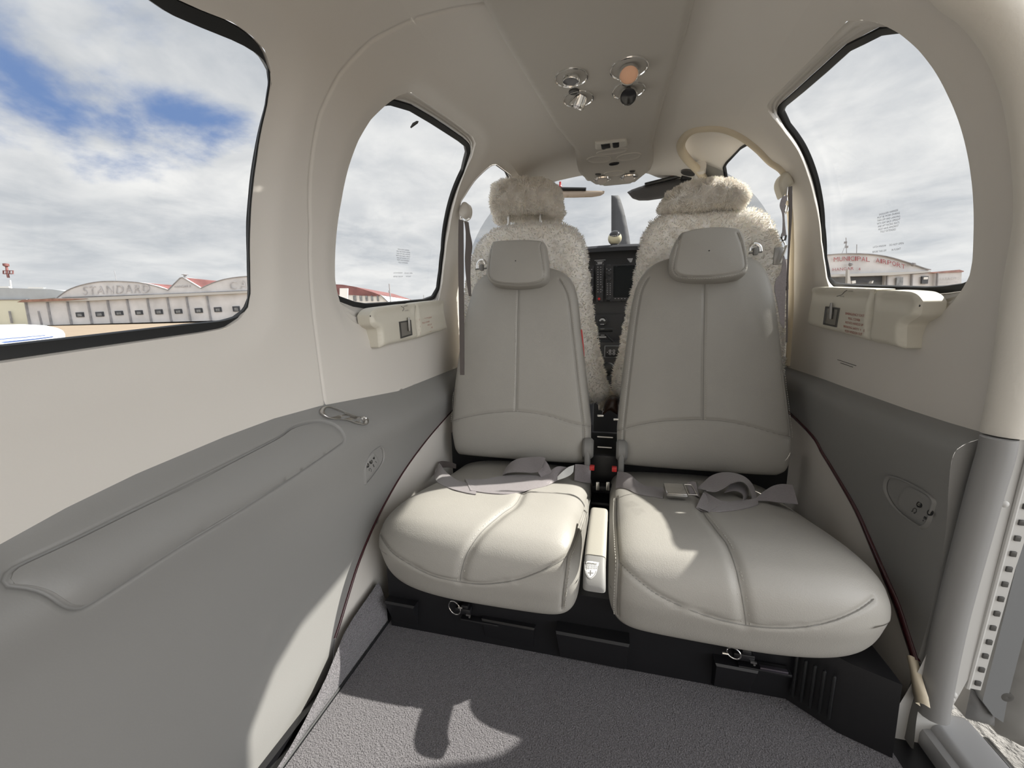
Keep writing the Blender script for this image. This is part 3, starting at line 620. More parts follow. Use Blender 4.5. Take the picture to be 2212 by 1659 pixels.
# ---------------------------------------------------------------- armrest between the cushions
A = root('armrest', (.0, .6, -.42), 'narrow folded armrest between the two seat cushions with a white shield emblem on its tip', 'armrest')
def arm(name, p0, p1, m):
    q = spline([(.712, -.380), (.709, -.367), (.695, -.3625), (.65, -.3640), (.60, -.3690), (.57, -.375), (.55, -.382), (.536, -.391), (.529, -.400), (.528, -.408)], 10); q = resample(q, .002, False)
    L = np.linspace(0, 1, len(q)); q = q[(L >= p0) & (L <= p1)]; w0 = np.interp(q[:, 0], [.51, .6, .71], [.0168, .0166, .0160]); xc = np.interp(q[:, 0], [.51, .56, .71], [.0020, .0010, .0030])
    t = np.gradient(q, axis=0); t /= np.linalg.norm(t, axis=1)[:, None]; nn = np.stack([t[:, 1], -t[:, 0]], -1); nn *= np.sign(nn[:, 1:2]+1e-9) if False else 1
    G = []
    for k in range(len(q)):
        row = []
        for a in np.linspace(0, 2*PI, 41)[:-1]:
            ca, sa = math.cos(a), math.sin(a); X = w0[k]*np.sign(ca)*abs(ca)**.4; D = .014*(np.sign(sa)*abs(sa)**.4-1); row.append(CAM+1.07*(np.array((xc[k]+X, q[k, 0]+nn[k, 0]*D*SG, q[k, 1]+nn[k, 1]*D*SG))-CAM))
        G.append(row)
    M = MB().grid(G, False, True); n = 40; k = len(q); M.f += [tuple(range(n)), tuple(range((k-1)*n, k*n))[::-1]]
    return M.build(name, m, A, sharp=60)
# outward normal of the profile points up: choose the sign once
SG = 1.0 if True else -1.0
_t = np.array([-1., 0]); SG = 1.0 if np.array([_t[1], -_t[0]])[1] > 0 else -1.0
a1 = arm('pad', 0, .73, mat('cream_leather', (.37, .352, .305), .5, bump=[('v', 700, .1, .001)]))
a2 = arm('end_cap', .735, 1.0, M_grey)
bpy.context.view_layer.update()
def surf_of(o):
    return Surf(np.array([(o.matrix_world@v.co)[:] for v in o.data.vertices]), [tuple(p.vertices) for p in o.data.polygons])
cap = surf_of(a2)
def decal(name, sf, loops, mat_, parent, lift=.0004, step=.0022):
    """filled marks traced from the photo onto a surface, loop by loop"""
    mb = MB()
    for lp in loops:
        P, T = cdt(np.array(lp, float), (), max(.6, (np.ptp(np.array(lp)[:, 0])+np.ptp(np.array(lp)[:, 1]))/14)); V = []
        for p in P:
            h = sf.hit(*p); V.append(h[0]+h[1]*lift if h else None)
        if any(v is None for v in V):
            g = [v for v in V if v is not None]
            if not g: continue
            V = [v if v is not None else min(g, key=lambda w: 0) for v in V]
        mb.add(V, T)
    return mb.build(name, mat_, parent) if mb.n else None
def cz(L, s=905/120, x0=1220, y0=1080): return [(x0+x/s, y0+y/s) for x, y in L]
em = decal('emblem', cap, [cz([(305, 995), (330, 1000), (430, 998), (540, 1018), (562, 1022), (548, 1048), (556, 1075), (532, 1072), (528, 1150), (500, 1220), (460, 1265), (420, 1290), (375, 1260), (340, 1190), (325, 1110), (322, 1048), (308, 1042), (318, 1018)])], M_white, A)
dk = [cz([(340, 1018), (345, 1040), (520, 1055), (524, 1035)])]
for rw in range(3):
    for k in range(7): x = 352+k*25+rw*3; y = 1062+rw*27; dk.append(cz([(x, y), (x+9, y-10), (x+16, y+4), (x+8, y+16)]))
dk += [cz([(415, 1145), (430, 1146), (428, 1183), (470, 1187), (468, 1199), (428, 1197), (426, 1235), (412, 1234), (413, 1195), (375, 1192), (376, 1181), (414, 1184)])]
dk += [cz([(338, 1150), (345, 1150), (360, 1200), (395, 1255), (420, 1270), (455, 1248), (490, 1205), (510, 1150), (517, 1151), (496, 1212), (458, 1257), (420, 1279), (390, 1264), (352, 1203)])]
decal('emblem_detail', cap, dk, mat('emblem_grey', (.20, .195, .19), .5), A, .0008)
# word on the ribbon: flat letters at real size
tv, tf = text_mesh('BEECH', 1.0, 1.1); h0, h1, hu = cap.hit(*cz([(345, 1030)])[0]), cap.hit(*cz([(520, 1046)])[0]), cap.hit(*cz([(432, 1016)])[0])
if h0 and h1 and hu:
    ex = h1[0]-h0[0]; w = tv[:, 0].max()-tv[:, 0].min(); cx = (h0[0]+h1[0])/2; up = hu[0]-cx; up = unit(up-ex*np.dot(up, ex)/np.dot(ex, ex)); k = np.linalg.norm(ex)*.92/w
    tvz = tv[:, 1]-.35; mb = MB(); mb.add(cx+np.outer(tv[:, 0]*k, unit(ex))+np.outer(tvz*k*.75, up)+h0[1]*.0013, tf); mb.build('emblem_lettering', M_white, A, False)
# ---------------------------------------------------------------- black box structure under the seats
B = root('seat_base', (0, .85, -.70), 'black moulded box structure under the two cabin seats with a louvred corner', 'seat base')
mb = MB(); z1 = -.545
mb.prism([(-.458, .690, -.699), (-.458, 1.15, -.699), (.35, 1.15, -.699), (.35, .700, -.699)], (0, 0, .695+z1)); mb.build('front_panel', M_black, B)
mb = MB()   # right corner block stepping out towards the door
blk = [(.335, .705, -.699), (.40, .655, -.699), (.463, .630, -.699), (.468, .66, -.699), (.468, 1.0, -.699), (.335, 1.0, -.699)]
top = np.array(blk); top[:, 2] = -.575; top[:3] += [(.012, .012, 0), (.012, .012, 0), (.004, .012, 0)]
mb.add(np.vstack([blk, top]), [tuple(range(6))[::-1], tuple(range(6, 12))]+[(i, (i+1) % 6, (i+1) % 6+6, i+6) for i in range(6)]); cb = mb.build('corner_block', M_black, B, sharp=20)
for i in range(5):
    f = .10+.125*i; a = np.array(blk[0])*(1-f)+np.array(blk[1])*f if False else np.array([.335, .705, -.69])*(1-f)+np.array([.40, .655, -.69])*f*1.0
    mb = MB(); p = np.array([.340, .6995, 0])*(1-f/.75)+np.array([.402, .6535, 0])*(f/.75); mb.rbox((p[0]-.001, p[1]-.002, -.640), (.005, .006, .085), .002, rot=[(.79, -.61, 0), (.61, .79, 0), (0, 0, 1)]); mb.build('louvre', M_rubber, cb)
def ledge(xa, xb, zt, zb_, dep, yb_=.700):
    mb = MB(); v = np.array([(xa, yb_, zb_), (xb, yb_, zb_), (xb, yb_, zt), (xa, yb_, zt), (xa+.006, yb_-dep*.25, zb_), (xb-.006, yb_-dep*.25, zb_), (xb-.002, yb_-dep, zt-.004), (xa+.002, yb_-dep, zt-.004), (xa, yb_-dep*.9, zt), (xb, yb_-dep*.9, zt)])
    mb.add(v, [(0, 1, 5, 4), (4, 5, 6, 7), (7, 6, 9, 8), (8, 9, 2, 3), (0, 4, 7, 8, 3), (1, 2, 9, 6, 5)]); return mb
ledge(-.458, -.385, -.622, -.695, .03).build('front_step', M_black, B, sharp=20)
ledge(-.075, .065, -.615, -.695, .035).build('front_step', M_black, B, sharp=20)
ledge(-.235, -.12, -.632, -.695, .018).build('front_step', M_black, B, sharp=20)
ledge(.215, .285, -.630, -.695, .025).build('front_step', M_black, B, sharp=20)
def ring_pull(cen, pin, label, Y):
    H = root('ring_pull', atY(*cen, Y), label, 'ring'); c = atY(*cen, Y); r = np.linalg.norm(atY(cen[0]+14.5, cen[1], Y)-c)
    MB().tube([c+np.array([r*math.cos(t)*.95, -.004*math.cos(t), r*math.sin(t)*.95]) for t in np.linspace(0, 2*PI, 37)[:-1]], .0013, 8, True).build('ring', M_chrome, H)
    a, b_ = [atY(x, y, Y-.004) for x, y in pin]; MB().tube([a, b_], .0022, 8).build('pin', M_chrome, H)
    mb = MB(); m = atY(cen[0]+20, cen[1]+3, Y+.012); mb.rbox(m, (.035, .016, .014), .003); mb.rbox(m+np.array([.004, 0, .008]), (.016, .012, .012), .003); mb.build('bracket', M_black, H)
    mb = MB(); mb.box(m+np.array([.014, -.010, -.003]), (.010, .003, .0035)); mb.lathe(m+np.array([.016, -.0085, -.008]), [(.002, 0), (.002, .002), (0, .002)], (0, -1, 0), 10); mb.build('latch_screw', M_satin, H)
    mb = MB(); mb.rbox(m+np.array([.035, .004, -.022]), (.085, .02, .006), .002); mb.build('latch_plate', M_black, H)
ring_pull((982, 1313), [(990, 1312), (999, 1313)], 'wire ring pull below the left seat cushion', .672)
ring_pull((1585, 1411), [(1560, 1410), (1572, 1412)], 'wire ring pull below the right seat cushion', .672)
mb = MB(); a, b_ = atY(1640, 1440, .675), atY(1702, 1453, .675); mb.rbox((a+b_)/2, (np.linalg.norm(b_-a), .008, .006), .002); tag(mb.build('latch_bar', mat('dark_metal', (.10, .09, .11), .3, metal=.8)), 'dark metal latch bar below the right cushion beside the ring pull', 'latch')
# ---------------------------------------------------------------- lettering helper
def put_text(mb, s, f, pl, pr, h, lift=None, mi=0, gap=1.05):
    """a line of lettering from baseline pixel pl to pr, h pixels tall, laid on the surface f(px,py)"""
    P0, P1 = f(*pl), f(*pr); dx, dy = pr[0]-pl[0], pr[1]-pl[1]; up = f(pl[0]+dy*0, pl[1]-h)-P0
    v, F = text_mesh(s, 1.0, gap, 'LEFT'); a, b = v[:, 0].min(), v[:, 0].max(); ch = .70
    ex = (P1-P0)/(b-a); V = P0+np.outer(v[:, 0]-a, ex)+np.outer(v[:, 1]/ch, up)
    mb.add(V+(lift if lift is not None else 0), F, mi)
# ---------------------------------------------------------------- emergency exit latch covers
def latch_cover(sd, pieces, bez, lever, lines, th, arrow, cov_lab, pin):
    X = sd*.516; f = lambda x, y: atX(x, y, X); R = root('exit_latch_cover', (sd*.545, 1.0, -.09), cov_lab, 'cover')
    out = []
    for k, px in enumerate(pieces):
        q = spline(np.array(px, float), 12, True); o = np.array([f(*p)[1:] for p in q]); top = lambda y: np.interp(y, *tl)
        for _ in range(6):
            ys = np.linspace(o[:, 0].min(), o[:, 0].max(), 30); tz = [o[np.abs(o[:, 0]-y) < .02, 1].max() for y in ys]; tl = (ys, tz)
            xs_ = .516+.007+.030*np.clip((o[:, 1]-(np.interp(o[:, 0], *tl)-.048))/.048, 0, 1)**2; xs_ = np.maximum(xs_, .516+.022*(np.clip((q[:, 0]-1935)/40, 0, 1) if sd > 0 else np.clip((835-q[:, 0])/30, 0, 1))); o = np.array([atX(*p, sd*x)[1:] for p, x in zip(q, xs_)])
        ys = np.linspace(o[:, 0].min(), o[:, 0].max(), 30); tz = [o[np.abs(o[:, 0]-y) < .02, 1].max() for y in ys]; tl = (ys, tz)
        ex = lambda P: -.030*np.clip((P[:, 1]-(top(P[:, 0])-.048))/.048, 0, 1)**2
        m = pad('cover', [tuple(p) for p in o], lambda y, z, H: np.stack([sd*(.556-H), y, z], -1), .040, .012, M_cover, R, .005, ex, base=-.004)
        out.append((m, ex))
    sf = surf_of(out[0][0]); sg = surf_of(out[1][0])
    def on(x, y, l=.0005):
        for s_ in ((sf, sg) if sd > 0 else (sf, sg)):
            h = s_.hit(x, y)
            if h is not None: return h[0]+h[1]*l
        return f(x, y)
    # recessed bezel + lever
    q = [np.array(on(*p, .0012)) for p in bez]; c = np.mean(q, 0); Bz = root('latch_bezel', c, None, None); adopt(Bz, R)
    mb = MB(); G = [[c+(p-c)*k+np.array([-sd*h, 0, 0]) for p in q] for k, h in ((1.06, -.001), (1.05, .0015), (.90, .0015), (.86, -.0005))]; mb.grid(G, False, True); mb.build('bezel_frame', M_dkgrey, Bz, False)
    new('bezel_well', [c+(p-c)*.88 for p in q], [(0, 1, 2, 3)], M_satin, Bz, False)
    a, b_ = on(*lever[0], .007), on(*lever[1], .004); mb = MB(); mb.tube([a, a*.7+b_*.3, a*.3+b_*.7, b_], [.0026, .0035, .0038, .0030], 10, up=(0, 1, 0), flat=1.15); mb.build('latch_lever', M_lever, Bz)
    mb = MB()
    for s_, pl, pr in lines: put_text(mb, s_, lambda x, y: on(x, y, .0006), pl, pr, th)
    P = mb.build('placard_lettering', M_red, R, False)
    mb = MB(); mb.tube([on(*p, .0004) for p in spline(np.array(arrow[0], float), 4)], .0006, 6)
    for ln in arrow[1:]: put_text(mb, ln[0], lambda x, y: on(x, y, .0006), ln[1], ln[2], 2.2)
    mb.build('latch_marking', M_ink, R, False)
    MB().lathe(on(*pin, .0), [(.0018, 0), (.0018, .001), (0, .001)], (-sd, 0, 0), 10).build('screw', M_ink, R)
M_cover = mat('cream_cover', (.60, .57, .49), .5, bump=[('n', 500, .08, .001)]); M_dkgrey = mat('dark_grey_metal', (.09, .088, .085), .4, metal=.5); M_lever = mat('lever_grey', (.30, .29, .275), .35, metal=.6)
latch_cover(-1, [[(790, 690), (789, 676), (793, 668), (800, 665), (830, 661), (870, 656.5), (880, 657), (887, 664), (893, 680), (897, 705), (898.5, 730), (870, 737), (840, 745), (822, 751), (816, 749), (813, 740), (810, 722), (806, 712), (797, 706), (792, 700)],
    [(882.5, 655.5), (910, 651.5), (938, 649), (945, 651), (951, 658), (957, 675), (962, 700), (963.5, 711), (930, 721), (903, 729.3), (901, 705), (897, 680), (890.5, 663)]],
    [(862, 696), (885.5, 692), (888.7, 723), (865.4, 730)], [(878, 687), (882, 715)],
    [('EMERGENCY EXIT', (905.5, 692.5), (932, 687)), ('PULL COVER', (912, 699.5), (927.5, 696)), ('ROTATE HANDLE UP', (907, 706.8), (932.2, 702)), ('BREAKING SAFETY WIRE', (905, 714.5), (934.5, 708.5)), ('PUSH WINDOW OUT', (907.5, 721), (932.5, 716))], 3.4,
    [[(866, 662), (871, 664), (872, 668), (869, 672)], ('OPEN', (872, 663), (880, 661.5)), ('CLOSE', (875, 672.5), (882, 671))], 'cream emergency exit latch cover below the left side window, with lever and red lettering', (800, 683))
latch_cover(1, [[(1750, 703), (1747, 700), (1749, 680), (1755, 655), (1762, 638), (1773, 625), (1783, 620.5), (1800, 619.5), (1860, 621.5), (1920, 624), (1909, 630), (1895, 646), (1887, 661), (1882, 690), (1877.5, 733), (1840, 725.5), (1800, 715.5), (1770, 708.5)],
    [(1884, 735), (1888, 692), (1892, 667), (1902, 650), (1917, 634), (1930, 627), (1960, 626.5), (1995, 629), (2005, 631), (2010, 636), (2011, 645), (2009, 665), (2005, 680), (1995, 688), (1985, 694), (1976, 702), (1971, 715), (1968, 740), (1964, 750), (1955, 753), (1940, 751), (1910, 743)]],
    [(1786, 663), (1814, 666.5), (1807.5, 705.6), (1781, 700)], [(1803, 656), (1797.5, 689)],
    [('EMERGENCY EXIT', (1827, 679.5), (1868, 685)), ('PULL COVER', (1833.5, 690), (1858.5, 694.5)), ('ROTATE HANDLE UP', (1827, 698.5), (1865, 705)), ('BREAKING SAFETY WIRE', (1823, 707), (1868, 717)), ('PUSH WINDOW OUT', (1826, 717), (1863, 725))], 5.0,
    [[(1830, 627), (1825, 630), (1818, 637), (1808, 640)], ('OPEN', (1833, 630), (1843, 630)), ('CLOSE', (1815, 641.5), (1824, 642))], 'cream emergency exit latch cover below the right side window, with lever and red lettering', (1987, 660.5))
# lettering on the panes
def pane_text(W, lines, h):
    f = lambda x, y: shell(*pix(x, y, .032), .032); mb = MB()
    for s_, pl, pr in lines: put_text(mb, s_, f, pl, pr, h)
    mb.build('pane_lettering', M_ink, W, False)
WT = ['SHOULDER HARNESS', 'MUST BE WORN DURING', 'TAKE-OFF AND LANDING', 'WITH SEAT BACK UPRIGHT', 'AND AFT FACING SEATS', 'MUST HAVE HEADREST', 'FULLY EXTENDED', 'LATCH WINDOW', 'DO NOT OPEN', 'BEFORE TAKE-OFF', 'IN FLIGHT']
pane_text(win3, list(zip(WT, [(1899, 465.7), (1895.2, 472.6), (1894.8, 479), (1894.3, 485.7), (1896.3, 491.7), (1897.6, 497.9), (1902.4, 502.6), (1885.8, 535.9), (1921.4, 531.5), (1885, 546.4), (1926, 542)],
    [(1939.7, 455.8), (1943.7, 461.7), (1944.4, 468.6), (1944.8, 475), (1942.6, 482.3), (1941, 489.2), (1935, 497.2), (1914, 532.3), (1952, 527.2), (1914.6, 543), (1945.5, 539)])), 4.0)
pane_text(win2, list(zip(WT, [(859.3, 539.5), (856.8, 543.9), (856.3, 548.5), (855.6, 553.1), (857, 558), (857.9, 562.6), (860.9, 568), (850.3, 590.8), (873.9, 591.4), (850, 598.7), (877.2, 598.4)],
    [(883.8, 542.4), (885.8, 547.1), (885.8, 551.7), (886.4, 556.4), (884.8, 560.7), (884.2, 565.3), (881, 569.6), (869.6, 590.8), (891, 591.6), (870.1, 598.7), (887.8, 598.4)])), 2.8)
# sticker near the top of the left pane, two rows of illegible print on the right wall
mb = MB(); f = lambda x, y: shell(*pix(x, y, .032), .032)
mb.tube([f(x, y) for x, y in [(887, 276), (893, 269), (901, 264), (904, 262)]], [.0016, .0036, .003, .0006], 6, flat=1); mb.build('pane_sticker', M_ink, win2)
mb = MB(); f = lambda x, y: shell(*pix(x, y, -.0006), -.0006); rr = random.Random(3)
for a, b_ in (((1809.4, 777), (1849, 790)), ((1816, 784), (1842, 793))):
    t = 0
    while t < 1:
        w = rr.uniform(.05, .12); p = lambda q: (a[0]+(b_[0]-a[0])*q, a[1]+(b_[1]-a[1])*q); mb.tube([f(*p(t)), f(*p(min(1, t+w)))], .0011, 5, flat=.5); t += w+.03
tag(mb.build('wall_placard', M_ink, None), 'two short rows of tiny dark print on the cream right wall below the latch cover', 'placard')
# ---------------------------------------------------------------- overhead console
zc = lambda y: .474-.010*np.clip((np.asarray(y)-.6)/.7, 0, 1)-.022*np.clip((np.asarray(y)-1.27)/.28, 0, 1)**1.3
def onC(px, py, dz=0.0):
    z = .46
    for _ in range(30): p = atZ(px, py, z); z = float(zc(p[1]))+dz
    return p
oc = [(1040, 0), (1082, 80), (1150, 190.5), (1202, 275), (1242, 324), (1246, 357), (1250, 372), (1266, 388), (1287, 397), (1306, 400), (1353, 397), (1376, 390), (1404, 369), (1411, 352), (1409, 320), (1414, 292), (1435, 214), (1480, 80), (1500, 0)]
oc = [tuple(onC(x, y, .006)[:2]) for x, y in oc]; oc = [(oc[0][0]-.05, .2), (oc[0][0]-.08, -.45), (oc[-1][0]-.04, -.45), (oc[-1][0]-.02, .2), ][:2]+oc+[(oc[-1][0]-.01, .2), (oc[-1][0]-.02, -.45)]
CO = root('overhead_console', (0, .7, .48), 'long overhead console along the ceiling with chrome reading lamps and switches', 'overhead console')
M_console = mat('console_grey', (.45, .425, .385), .55, bump=[('n', 500, .1, .001)])
con = pad('panel', oc, lambda x, y, H: np.stack([x, y, zc(y)+.028-H], -1), .028, .009, M_console, CO, .009, base=-.035)
up = np.array([0, 0, 1.])
def gimbal(cen, rpx, tilt, lens, label, led=None, part='reading_lamp'):
    c = onC(*cen); r = .86*np.linalg.norm(onC(cen[0]+rpx, cen[1])-c); n = np.array([0, 0, -1.]); L = root(part, c, label, None); adopt(L, CO)
    MB().lathe(c, [(r*1.10, -.001), (r*1.08, .0015), (r*1.03, .002), (r*1.0, .0003), (r*.90, -.004), (r*.55, -.006)], n, 40).build('bezel', M_chrome, L, sharp=30)
    a = unit(tilt); rb = r*.56; c2 = c+n*(rb*math.sqrt(max(0, 1-a[2]**2))-.004)
    MB().lathe(c2, [(rb*1.0, -.01), (rb*1.0, .010), (rb*.94, .012), (rb*.88, .0105), (rb*.86, .007)], a, 36).build('barrel', M_chrome, L, sharp=30)
    MB().lathe(c2, [(rb*.88, .0085), (rb*.5, .0092), (1e-5, .0095)], a, 28).build('lens', lens, L)
gimbal((1234, 168), 38, (-.06, -.05, -1), M_lens_g, None)
gimbal((1359, 147.5), 43, (-.02, -.62, -1), M_lens_w, None)
gimbal((1249, 214), 35, (-.45, .25, -1), M_lens_d, None)
gimbal((1358, 195), 37, (-.05, -.9, -1), M_lens_d, None)
for cen in ((1240, 197), (1356, 178)):
    c = onC(*cen); MB().lathe(c, [(.0115, -.001), (.0115, .002), (.0098, .003), (.0088, .0012), (0, .0016)], (0, 0, -1), 24).build('lamp_button', M_dkgrey, CO)
def plate(name, px, m, h=.003, r=.002, dz=0.0, parent=CO):
    o = [tuple(onC(x, y)[:2]) for x, y in px]; return pad(name, o, lambda x, y, H: np.stack([x, y, zc(y)-H+dz], -1), h, r, m, parent, .004, base=-.004)
sp_ = plate('switch_panel', [(1285, 306), (1288, 305), (1318, 302), (1350, 298.5), (1354, 299), (1356, 310), (1353, 312.5), (1320, 316.5), (1290, 320), (1286, 319)], mat('switch_cream', (.54, .52, .47), .5), .006, .003)
for px in ([(1298, 307), (1317.5, 304.5), (1319, 314), (1300, 317)], [(1323, 303.5), (1337.5, 302), (1337.5, 312), (1324.5, 314)]):
    plate('rocker_switch', px, M_rubber, .009, .002, parent=sp_) if False else plate('rocker_switch', px, M_rubber, .009, .002)
def recess(name, cen, a, b_, ang=0, m=None, depth=.004):
    """shallow oval dish with a raised lip"""
    c = onC(*cen); e1 = onC(cen[0]+a, cen[1]+ang)-c; e2 = onC(cen[0]+.0, cen[1]+b_)-c; t = np.linspace(0, 2*PI, 41)[:-1]; G = []
    for k, h in ((1.08, -.001), (1.04, .0022), (1.0, .0026), (.93, .001), (.8, .0002), (.4, .0004), (.02, .0006)):
        q = c+np.outer(np.sign(np.cos(t))*np.abs(np.cos(t))**.8*k, e1)+np.outer(np.sin(t)*k, e2); q[:, 2] = zc(q[:, 1])-h; G.append(q)
    return new(name, np.array(G).reshape(-1, 3), MB().grid(np.zeros((7, 40, 3)), False, True).f, m or M_console, CO)
recess('grab_recess', (1322, 326.5), 33, 5, -4); recess('oval_recess', (1294.5, 343.5), 26, 7, -1.5); recess('oval_recess', (1358, 338), 26, 7, -4)
recess('sensor', (1326.5, 353), 10.5, 2.6, -1.5, M_black); recess('oval_recess', (1327, 374), 22, 5, -2)
recess('map_lamp_button', (1292, 375.8), 6, 1.6, 0, M_dkgrey); recess('map_lamp_button', (1366, 369.3), 6, 1.8, -.6, M_dkgrey)
for cen in ((1301, 386.5), (1358, 382)):
    c = onC(*cen); r = np.linalg.norm(onC(cen[0]+17, cen[1])-c); L = root('map_lamp', c, None, None); adopt(L, CO)
    nn = unit((0, .07, -1)); MB().lathe(c, [(r*1.08, -.001), (r*1.06, .003), (r, .0035), (r*.93, .001), (r*.6, .0005)], nn, 32).build('bezel', M_chrome, L, sharp=30)
    MB().lathe(c, [(r*.60, -.002), (r*.60, .006), (r*.5, .0065), (0, .006)], unit((0, -.5, -1)), 28).build('lens', mat('clear_lens', (.5, .46, .43), .1), L)
# ---------------------------------------------------------------- sheepskin covered pilot seats
def wool(V, F, n, lmin, lmax, w, keep=None):
    """short curly tufts standing on a surface"""
    V = np.asarray(V); T = np.array([t for f in F if len(f) >= 3 for t in [(f[0], f[i], f[i+1]) for i in range(1, len(f)-1)]]); A, B, C = V[T[:, 0]], V[T[:, 1]], V[T[:, 2]]
    N = np.cross(B-A, C-A); ar = np.linalg.norm(N, axis=1)+1e-15; N /= ar[:, None]; k = rng.choice(len(T), n, p=ar/ar.sum()); u, v = rng.random(n), rng.random(n); m = u+v > 1; u[m], v[m] = 1-u[m], 1-v[m]
    P = A[k]+(B-A)[k]*u[:, None]+(C-A)[k]*v[:, None]; N = N[k]; c = V.mean(0); N *= np.sign(np.einsum('ij,ij->i', N, P-c)+1e-9)[:, None]
    # tufts lean together in curls
    fl = np.stack([np.sin(P[:, 0]*140+np.sin(P[:, 2]*90)*2), np.sin(P[:, 1]*120), np.cos(P[:, 2]*130+np.sin(P[:, 0]*110)*2)], -1)
    D = N+.55*fl+rng.normal(0, .35, (n, 3)); D /= np.linalg.norm(D, axis=1)[:, None]; L = rng.uniform(lmin, lmax, n)[:, None]
    S_ = np.cross(D, rng.normal(0, 1, (n, 3))); S_ /= np.linalg.norm(S_, axis=1)[:, None]; S_ *= w
    q = np.concatenate([P-S_-N*.001, P+S_-N*.001, P+D*L*.6+S_*.7+N*.001, P+D*L*.6-S_*.7+N*.001, P+D*L+fl*L*.25], 0); i = np.arange(n)
    return q, np.concatenate([np.stack([i, i+n, i+2*n, i+3*n], -1)]).tolist()+np.stack([i+3*n, i+2*n, i+4*n], -1).tolist()
def sheep(name, px, Y, hf, hb, parent, tufts, gather=0.0, r=.05):
    o = [tuple(atY(x, y, Y)[[0, 2]]) for x, y in spline(np.array(px, float), 3, True)]; P, T = cdt(o, (), .0075); R = resample(o, .0045); dd = pdist(P, R); q = np.clip(dd/r, 0, 1); dome = np.sqrt(np.clip(1-(1-q)**2, 0, 1))
    lump = (np.sin(P[:, 0]*61+3*np.sin(P[:, 1]*23))*np.sin(P[:, 1]*53+2*np.sin(P[:, 0]*31))*.004+np.sin(P[:, 0]*173+2*np.sin(P[:, 1]*61))*np.sin(P[:, 1]*181+P[:, 0]*40)*.0022)*q
    g = gather*np.sin(P[:, 0]*112+4*np.sin(P[:, 1]*30))*np.clip(1-(P[:, 1]-min(a[1] for a in o))/.10, 0, 1)*q if gather else 0
    Vf = np.stack([P[:, 0], Y-dome*hf-lump-g, P[:, 1]], -1); Vb = np.stack([P[:, 0], Y+dome*hb, P[:, 1]], -1); k = len(P)
    F = [tuple(t) for t in T]+[tuple(t[::-1]+k) for t in T]; V = np.vstack([Vf, Vb])
    tv, tf = wool(V, F, tufts, .006, .012, .0011); V2 = np.vstack([V, tv]); F2 = F+[[int(i)+len(V) for i in f] for f in tf]
    return new(name, V2, F2, M_fur, parent)
PL = root('pilot_seat', (-.25, 1.35, -.6), 'left front seat in a cream sheepskin cover, two metal posts under its raised headrest', 'seat')
PR = root('pilot_seat', (.25, 1.35, -.6), 'right front seat in a cream sheepskin cover, headrest pushed down onto its shoulders', 'seat')
Yp = 1.345
sheep('sheepskin_cover', [(1000, 720), (1003, 660), (1010, 610), (1017, 575), (1027, 545), (1042, 520), (1062, 502), (1085, 491), (1110, 486), (1150, 483), (1190, 483), (1218, 485), (1238, 493), (1253, 507), (1262, 527), (1268, 560), (1273, 610), (1279, 660), (1286, 710), (1294, 755), (1304, 800), (1311, 825), (1315, 840), (1313, 852), (1304, 863), (1290, 868), (1240, 870), (1100, 870), (1010, 860)], Yp, .055, .09, PL, 26000, r=.06)
sheep('sheepskin_cover', [(1690, 720), (1690, 600), (1684, 548), (1676, 508), (1662, 478), (1645, 461), (1620, 453), (1560, 455), (1500, 458), (1452, 459), (1428, 466), (1404, 485), (1390, 508), (1382, 540), (1374, 585), (1365, 630), (1355, 670), (1347, 710), (1340, 750), (1334, 780), (1327, 800), (1323.5, 820), (1323.5, 838), (1328, 850), (1340, 862), (1400, 870), (1600, 870), (1680, 860)], Yp, .055, .09, PR, 26000, r=.06)
sheep('headrest', [(1066, 408), (1073, 398), (1099, 391), (1132, 387), (1168, 389), (1189, 394), (1204, 404), (1213, 423), (1215, 445), (1211, 460), (1196, 462), (1175, 459), (1150, 457.5), (1137, 457), (1118, 459), (1099, 460), (1080, 461), (1068, 458), (1063, 445), (1064, 425)], 1.335, .055, .06, PL, 13000, .006, r=.045)
sheep('headrest_skirt', [(1072, 450), (1210, 450), (1213, 470), (1211, 480), (1180, 478), (1150, 476), (1110, 477), (1074, 485), (1069, 470)], 1.40, .02, .03, PL, 5000, r=.03)
sheep('headrest', [(1422, 456), (1425, 445), (1436, 428), (1458, 409), (1482, 400), (1519, 391), (1550, 390), (1580, 393), (1600, 401), (1610, 414), (1616, 429), (1614, 441), (1598, 449), (1577, 454), (1544, 452), (1522, 459), (1480, 460), (1440, 461)], 1.325, .06, .06, PR, 14000, .008, r=.045)
for x in (1099.5, 1168):
    MB().tube([atY(x, 455, 1.345), atY(x, 490, 1.345)], .0056, 12).build('headrest_post', M_chrome, PL)
# ---------------------------------------------------------------- webbing
def band(mb, A, B, th=.0016, n=8, mi=0):
    """strap between two traced edges (lists of 3-D points)"""
    a, b = spline(np.array(A), n), spline(np.array(B), n); k = min(len(a), len(b)); a, b = a[:k], b[:k]; t = np.gradient((a+b)/2, axis=0); N = np.cross(t, b-a); N /= np.linalg.norm(N, axis=1)[:, None]+1e-12
    w = np.linspace(0, 1, 7); G = [a*(1-q)+b*q+N*th/2 for q in w]+[a*(1-q)+b*q-N*th/2 for q in w[::-1]]
    return mb.grid(np.array(G), True, False, mi)
def edge(L):
    out = []
    for p in L:
        x, y, k, v = p
        out.append(atZ(x, y, v) if k == 'z' else ABOVE(x, y, atY(x, y, min(v*1.07, 1.066))) if k == 'y' else CSH(x, y, v))
    return out
def ABOVE(x, y, p):
    for S in SEATS:
        h = S['cs'].hit(x, y)
        if h is not None and np.linalg.norm(p-CAM) > np.linalg.norm(h[0]-CAM)-.005: p = CAM+unit(p-CAM)*(np.linalg.norm(h[0]-CAM)-.005)
    return p
